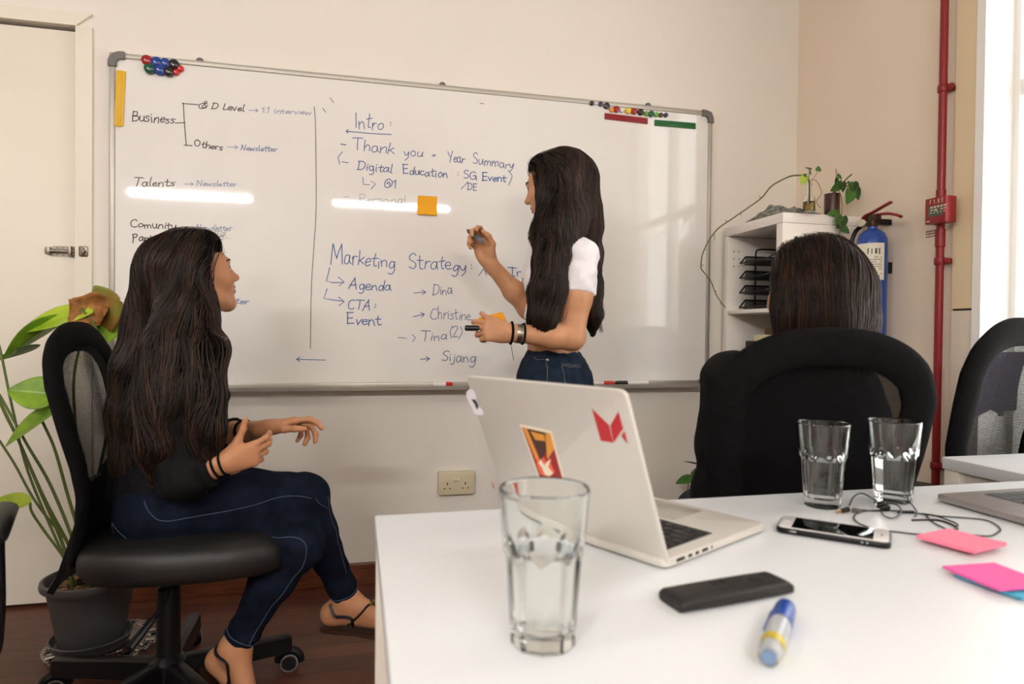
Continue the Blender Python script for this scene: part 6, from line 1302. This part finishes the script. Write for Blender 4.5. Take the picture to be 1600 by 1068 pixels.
# loose flyaway hairs
rg = np.random.RandomState(8); fly = []
for k in range(22):
    t = rg.rand(); x0, y0 = (232-40*t+rg.uniform(-5, 8), 440+260*t) if k % 2 else (rg.uniform(325, 342), rg.uniform(368, 378)); d0 = 1.70
    pts = [P(x0, y0, d0)]; a = rg.uniform(-.6, .6)+(pi*.55 if k % 2 else -.6)
    for j in range(5): pts.append(P(x0+cos(a)*5*(j+1)*(.6 if k % 2 else .9), y0+sin(a)*9*(j+1)*(1 if k % 2 else .5), d0)); a += rg.uniform(-.22, .22)
    fly.append(spline(pts, 17))
strands_mesh(np.array(fly), np.full(len(fly), 16), .00045, 'loose_hairs', hair_m[0], hb, SO_)
# ------------------------------------------------------------------ standing woman at the board
TO_ = np.array([1.53, -.43, 0]); tw = thing('person', 'standing woman with long dark hair, white t-shirt and jeans, holding a marker to the board', 'person', tuple(TO_))
f, u = facing(868, 292, 17, -9, True); HT = Frm(P(868, 292, 2.25), f, u, .985)
r_, v_ = view_dirs(866, 450); r_ = -r_; bf = unit(r_*.95+v_*.30); bl = unit(np.cross(UP, bf)); MB3 = np.stack([bf, bl, UP], 1)   # r_: towards image left
nk = P(880, 372, 2.26)
def T_torso(S, o, low=True):
    S.ell(P(873, 400, 2.265), (.080+o, .150+o, .075+o), .04, M=MB3); S.ell(P(873, 440, 2.265), (.086+o, .135+o, .085+o), .05, M=MB3); S.ell(P(868, 490, 2.265), (.080+o, .118+o, .09+o), .05, M=MB3)
    for k in (-1, 1): S.ell(P(852, 440, 2.265)+bl*.055*k, (.042+o, .05+o, .05+o), .04, M=MB3)
    if low: S.ell(P(865, 530, 2.265), (.095+o, .125+o, .08+o), .05, M=MB3)
NS, NE, NW = P(906, 402, 2.125), P(894, 527, 2.10), P(797, 520, 2.055)
FS, FE, FW = P(848, 402, 2.405), P(826, 482, 2.40), P(764, 409, 2.33)
def T_hips(S, o): 
    S.ell(P(863, 585, 2.27), (.108+o, .158+o, .12+o), .05, M=MB3); S.ell(P(880, 600, 2.27), (.095+o, .15+o, .09+o), .05, M=MB3)
    for k, dd in ((-1, 0), (1, 0)):
        a = P(864, 610, 2.27)+bl*.085*k; kn_ = np.array([a[0], a[1], .46])+bf*.03; an = np.array([a[0], a[1], .09])-bf*.02
        S.chain([a, kn_, an], [.088+o, .056+o, .038+o], .05)
def T_arms(S, o):
    S.chain([NS, NS*.5+NE*.5, NE], [.052+o, .049+o, .040+o], .03); S.chain([NE, NE*.68+NW*.32, NW], [.040+o, .038+o, .0255+o], .02)
    S.chain([FS, FS*.5+FE*.5, FE], [.050+o, .044+o, .038+o], .03); S.chain([FE, FE*.62+FW*.38, FW], [.038+o, .037+o, .0245+o], .02)
TB = Sdf(); head(TB, HT, nk); TB.cap(nk, P(872, 410, 2.265), .056, .075, .03); T_torso(TB, -.008); T_hips(TB, -.008); T_arms(TB, 0)
for k in (-1, 1):
    a = P(864, 610, 2.27)+bl*.085*k; an = np.array([a[0], a[1], .075])-bf*.02; foot(TB, an+[0, 0, .01], an-[0, 0, .072]-bf*.035, an+bf*.13-[0, 0, .072], an+bf*.19-[0, 0, .074], UP)
up2 = UP
handT1, _ = hand(TB, NW, r_*.98+UP*.08+v_*.12, v_*.95-UP*.15, 1, [(.35, .55, .35), (.40, .55, .3), (.60, .7, .4), (.7, .8, .4)], .8, ((.93, .40, .05), (.95, .25, .12), (.85, .50, .05)), .96)
fh = unit(r_*.42+UP*.90); handT2, _ = hand(TB, FW, fh, -v_*.92+r_*.25-UP*.15, -1, [(.55, .95, .6), (.70, 1.05, .7), (.85, 1.1, .7), (.95, 1.1, .7)], 1.0, ((.75, .62, .25), (.92, .10, .42), (.85, -.35, .4)), 1.0)
tbody = sdf_mesh('body', TB, .0029, [skin_f, lipm], tw, TO_, lips_mi(HT))
face_parts(HT, tw, TO_, '4a3420')
wq = noise3(31, .09); wq2 = noise3(33, .04)
JT = Sdf(); T_hips(JT, .004); JT.disp(lambda X: .0016*wq(X)+.0012*wq2(X)+.0022*np.sin((X-NE) @ (UP*150+bf*30)+2*wq(X))*np.exp(-((X-P(858, 596, 2.13))**2).sum(1)/.006)); JT.plane(P(864, 541, 2.27), UP+bf*.06, .006)
jt = sdf_mesh('jeans', JT, .004, denim2, tw, TO_)
st = MB()
for pts in ([P(855, 552, 2.1), P(855, 580, 2.1), P(855, 612, 2.1)], [P(826, 541, 2.12), P(838, 548, 2.11), P(852, 551, 2.1)], [P(880, 562, 2.12), P(895, 564, 2.13), P(911, 567, 2.18)], [P(880, 566, 2.12), P(895, 568, 2.13), P(911, 571, 2.18)], [P(881, 564, 2.12), P(883, 585, 2.11), P(885, 612, 2.11)], [P(818, 536, 2.2), P(815, 560, 2.2), P(818, 605, 2.2)]): st.tube(surf_line(JT, pts, 40), .0008, 5)
st.build('stitching', mat('stitch_tan', '7d7a72', .8), jt, True, TO_)
rv = surf_line(JT, [P(852, 550.5, 2.1), P(853, 551, 2.1)], 2); MB().ell(rv[0], (.0055,)*3, nu=12, nv=7).build('rivet', chrome, jt, True, TO_)
# t-shirt
TS = Sdf(); T_torso(TS, .008, False); TS.ell(P(867, 500, 2.265), (.098, .128, .075), .04, M=MB3); TS.cap(NS, NS*.58+NE*.42, .064, .0625, .04); TS.cap(FS, FS*.55+FE*.45, .062, .060, .04)
TS.disp(lambda X: .0030*wq(X)+.0016*wq2(X)); TS.plane(P(866, 503, 2.265), -UP+bf*.1, .008); TS.ell(nk+np.array([0, 0, .03])+bf*.02, (.075, .075, .06), .012, 's')
hem_cut(TS, NS*.60+NE*.40, NS, .012, .009); hem_cut(TS, FS*.58+FE*.42, FS, .010, .008)
sdf_mesh('t_shirt', TS, .0042, whitecloth, tw, TO_)
aN = NW-NE
silver = mat('silver_cuff', 'a9a49c', .3, metal=1.)
band(TB, NE+aN*.985, aN, .03, .0042, 'hair_tie', black_fabric, tw, TO_)
wbd = []
for k, t in enumerate(np.linspace(.83, .915, 5)):
    c = NE+aN*t; d = unit(aN); a = unit(np.cross(d, [.2, .3, .9])); b = np.cross(d, a); X = np.array([c+(a*cos(q)+b*sin(q))*.03 for q in np.linspace(0, 2*pi, 33)])
    for _ in range(4): X = X-TB.grad(X)*(TB(X)-.0012)[:, None]
    X[-1] = X[0]; wbd.append(X)
MB().grid(wbd, thick=.0025).build('silver_cuff', silver, tw, True, TO_)
band(TB, NE+aN*.80, aN, .03, .0036, 'wrist_band', black_fabric, tw, TO_)
q0 = NE+aN*.985-UP*.026; MB().tube(spline([q0, q0+[.002, 0, -.02], q0+[.006, 0, -.042], q0+[.010, 0, -.06]], 12), .0009, 5).build('hair_tie_end', black_fabric, tw, True, TO_)
# hair
HW = Sdf(); HW.ell(HT(-.024, 0, .030), (.104, .088, .098), .02, M=HT.M); HW.ell(HT(.035, 0, .080), (.054, .064, .042), .03, M=HT.M)
HW.chain([HT(-.075, 0, .01), P(908, 345, 2.25), P(914, 400, 2.24), P(922, 450, 2.21), P(926, 492, 2.19), P(926, 517, 2.19)], [.078, .068, .052, .036, .026, .008], .035)
HW.chain([HT(-.02, .062, .01), P(872, 350, 2.135), P(862, 405, 2.09), P(856, 455, 2.07), P(848, 498, 2.07), P(842, 522, 2.07)], [.046, .055, .052, .050, .040, .012], .035)
HW.chain([HT(-.045, .055, .0), P(892, 340, 2.15), P(886, 372, 2.13), P(874, 400, 2.10)], [.046, .050, .040, .03], .03)
HW.chain([HT(.030, .066, .030), HT(.032, .074, -.04), P(838, 370, 2.14), P(846, 410, 2.10), P(836, 460, 2.10), P(828, 505, 2.10)], [.016, .014, .012, .022, .022, .006], .016)
HW.chain([HT(-.02, -.06, .0), P(862, 360, 2.36), P(850, 430, 2.36), P(845, 490, 2.36)], [.045, .045, .04, .015], .04)
nh = noise3(41, .10); HW.disp(lambda X: .0018*nh(X)); HW.ell(HT(.124, 0, -.02), (.060, .075, .105), .012, 's', HT.M); HW.ell(HT(.098, .06, -.05), (.038, .05, .095), .012, 's', HT.M)
hbT = sdf_mesh('hair', shrunk(HW, .010, HT), .005, hair_b, tw, TO_)
zbT = lambda X: np.full(len(X), P(850, 519, 2.1)[2])
hair(HW, HT, 3600, .019, 44, hbT, TO_, hair_m, 51, flow_from(HT, .75, .45), .0008, .30, .12, .14, zbT, extra=vol_roots(hbT, TO_, 5200, 6, HT.o[2]+.03), weights=(.40, .42, .18), look=(80, .6, .010, .13))
# loose wavy locks in front of the shirt
rg = np.random.RandomState(12); lk = []
for k in range(130):
    c = [(834, 352, 2.14), (829, 372, 2.13), (840, 395, 2.10), (838, 425, 2.09), (828, 462, 2.09), (830, 490, 2.09), (820, 512, 2.09)] if k % 3 == 0 else ([(838, 335, 2.16), (831, 362, 2.14), (836, 388, 2.12), (846, 398, 2.11), (842, 430, 2.10)] if k % 3 == 1 else [(930, 380, 2.20), (936, 430, 2.19), (934, 480, 2.18), (940, 518, 2.17)])
    o = rg.normal(size=3)*[1.6, 1.5, .006]; lk.append(spline([P(x+o[0]+rg.normal()*.7, y+o[1], d+o[2]) for x, y, d in c], 25))
strands_mesh(np.array(lk), np.full(len(lk), 24), .0007, 'loose_locks', hair_m[:2], hbT, TO_, mi=rg.randint(0, 2, len(lk)))
# marker in the raised hand
a, b = P(729.5, 358.5, 2.33), P(757, 380, 2.25); L = float(np.linalg.norm(b-a)); L = .125; d = unit(b-a)
mk2 = thing('whiteboard_marker', 'black marker held up in the raised hand of the standing woman', 'marker', M=frame(a, d, UP))
MB().lathe([(.0022, 0), (.003, .006), (.0062, .012), (.0085, .018), (.0088, .044)], 14, RX).build('nib_holder', blk, mk2); MB().lathe([(.0082, .043), (.0088, .045), (.0088, .100), (.007, .104)], 16, RX).build('barrel', mat('marker_grey', '7d8590', .3, metal=.4), mk2)
# cap in the other hand and the pad of notes
a, b = P(726, 512, 2.075), P(744, 512.5, 2.07); mk3 = MB().lathe([(.004, 0), (.0092, .003), (.0092, .04), (.0075, .046)], 16, frame(a, b-a, UP) @ RX)
one(mk3, 'whiteboard_marker', blk, 'black marker end showing between the fingers of the lower hand of the standing woman', 'marker', loc=tuple(a))
p0, p1, p2, p3 = P(748, 496, 2.115), P(785, 487, 2.14), P(795, 507, 2.10), P(757, 515, 2.085)
nn = unit(np.cross(p1-p0, p3-p0)); nn = nn if nn[2] > 0 else -nn; mb = MB(); mb.add([tuple(x) for x in (p0, p1, p2, p3, p0-nn*.010, p1-nn*.010, p2-nn*.010, p3-nn*.010)], [(0, 1, 2, 3), (7, 6, 5, 4), (0, 4, 5, 1), (1, 5, 6, 2), (2, 6, 7, 3), (3, 7, 4, 0)])
one(mb, 'sticky_note_pad', mat('orange_pad', 'f2a01a', .7), 'orange sticky note pad held in the lower hand of the standing woman', 'sticky notes', loc=tuple(p0), smooth=False)
# ------------------------------------------------------------------ woman seen from behind, on the chair across the table
wb_ = P(1268, 600, 1.46); WO_ = np.array([wb_[0], wb_[1], 0]); ww = thing('person', 'woman with straight dark bob hair and black top, seated with her back turned', 'person', tuple(WO_))
f, u = facing(1272, 452, 32, 0, True); HB = Frm(P(1271, 456, 1.47), f, u, .98)
r_, v_ = view_dirs(1280, 560); r_ = -r_; bf = unit(v_*.80+r_*.60); bl = unit(np.cross(UP, bf)); MB3 = np.stack([bf, bl, UP], 1); nk = P(1284, 556, 1.46)
def W_body(S, o):
    for px, py, r in ((1278, 610, (.085, .145, .08)), (1262, 680, (.09, .155, .11)), (1266, 760, (.10, .165, .12)), (1284, 830, (.12, .17, .11))): S.ell(P(px, py, 1.485), np.array(r)+o, .05, M=MB3)
    S.cap(P(1150, 592, 1.43), P(1336, 640, 1.52), .050+o, .048+o, .05)
wls, wle = P(1141, 596, 1.425), P(1121, 770, 1.44); wrs, wre = P(1346, 655, 1.53), P(1372, 790, 1.56); hip = P(1284, 850, 1.485)
WB = Sdf(); head(WB, HB, nk, ears=True); WB.cap(nk, P(1280, 610, 1.48), .055, .066, .03); W_body(WB, -.008)
WB.chain([wls, wle, P(1150, 850, 1.62)], [.046, .036, .026], .03).chain([wrs, wre, P(1340, 840, 1.70)], [.046, .036, .026], .03)
for k in (-1, 1):
    a = hip+bl*.09*k; kn_ = np.array([a[0], a[1], .47])+bf*.40; an = np.array([kn_[0], kn_[1], .09]); WB.chain([a, kn_, an], [.085, .055, .036], .04); foot(WB, an+[0, 0, 0], an-[0, 0, .085]-bf*.03, an+bf*.12-[0, 0, .085], an+bf*.18-[0, 0, .086], UP)
hand(WB, P(1150, 850, 1.62), bf*.9-UP*.1, -UP, 1, [(.3, .4, .3)]*4); hand(WB, P(1340, 840, 1.70), bf*.9-UP*.1, -UP, -1, [(.3, .4, .3)]*4)
sdf_mesh('body', WB, .0038, [skin, lipm], ww, WO_, lips_mi(HB)); face_parts(HB, ww, WO_)
nz_ = noise3(61, .08); WT = Sdf(); W_body(WT, .006); WT.chain([wls, wls*.5+wle*.5, wle, P(1150, 850, 1.62)*.75+wle*.25], [.058, .054, .050, .034], .04).chain([wrs, wre, P(1340, 840, 1.70)*.75+wre*.25], [.056, .046, .033], .04)
WT.disp(lambda X: .0035*nz_(X)); WT.plane(P(1284, 850, 1.485), -UP, .01); WT.cap(nk, nk+np.array([0, 0, .02]), .066, .062, .02); sdf_mesh('black_top', WT, .0045, blackcloth, ww, WO_)
WP = Sdf()
for k in (-1, 1):
    a = hip+bl*.09*k; kn_ = np.array([a[0], a[1], .47])+bf*.40; an = np.array([kn_[0], kn_[1], .11]); WP.chain([a, kn_, an], [.094, .063, .046], .04)
WP.ell(hip, (.13, .175, .10), .05, M=MB3); sdf_mesh('trousers', WP, .006, mat('dark_trousers', '20222a', .85), ww, WO_)
HX = Sdf(); HX.ell(HB(-.014, 0, .030), (.094, .086, .100), .02, M=HB.M); HX.ell(HB(.030, 0, .080), (.056, .066, .042), .03, M=HB.M)
for pts, rs in (([HB(-.050, 0, .01), HB(-.055, -.0, -.06), HB(-.05, 0, -.17)], [.070, .060, .052]), ([HB(-.03, .068, .0), HB(-.026, .066, -.07), HB(-.028, .064, -.17)], [.054, .048, .042]), ([HB(-.03, -.068, .0), HB(-.03, -.066, -.07), HB(-.03, -.062, -.17)], [.05, .046, .042]), ([HB(.018, .066, .03), HB(.016, .066, -.04), HB(.008, .062, -.17)], [.03, .026, .022]), ([HB(-.060, -.048, -.0), HB(-.060, -.048, -.07), HB(-.055, -.046, -.17)], [.05, .046, .040]), ([HB(-.062, .050, -.0), HB(-.060, .046, -.07), HB(-.055, .044, -.17)], [.05, .046, .040])): HX.chain(pts, rs, .035)
HX.ell(HB(.118, 0, -.02), (.055, .075, .105), .012, 's', HB.M)
hbW = sdf_mesh('hair', shrunk(HX, .004, HB), .0055, hairmat('bob_darker', '130c09', '22160f', .5, .22), ww, WO_)
hm2 = hairmat('hair_warm_ends', '3a2416', '6a4830', .55, .2); hw1 = hairmat('bob_dark', '1c120c', '3a251a', .5, .22); hw2 = hairmat('bob_darker', '130c09', '22160f', .5, .22); zbW = lambda X: np.full(len(X), P(1284, 536, 1.42)[2]-.035)
hair(HX, HB, 4400, .017, 25, hbW, WO_, [hw1, hair_m[1], hw2, hm2], 71, flow_from(HB, .5, .6), .0008, .06, .15, .03, zbW, extra=vol_roots(hbW, WO_, 2600, 6, HB.o[2]+.0), weights=(.60, .05, .31, .04), look=(160, .25, .002, .2))
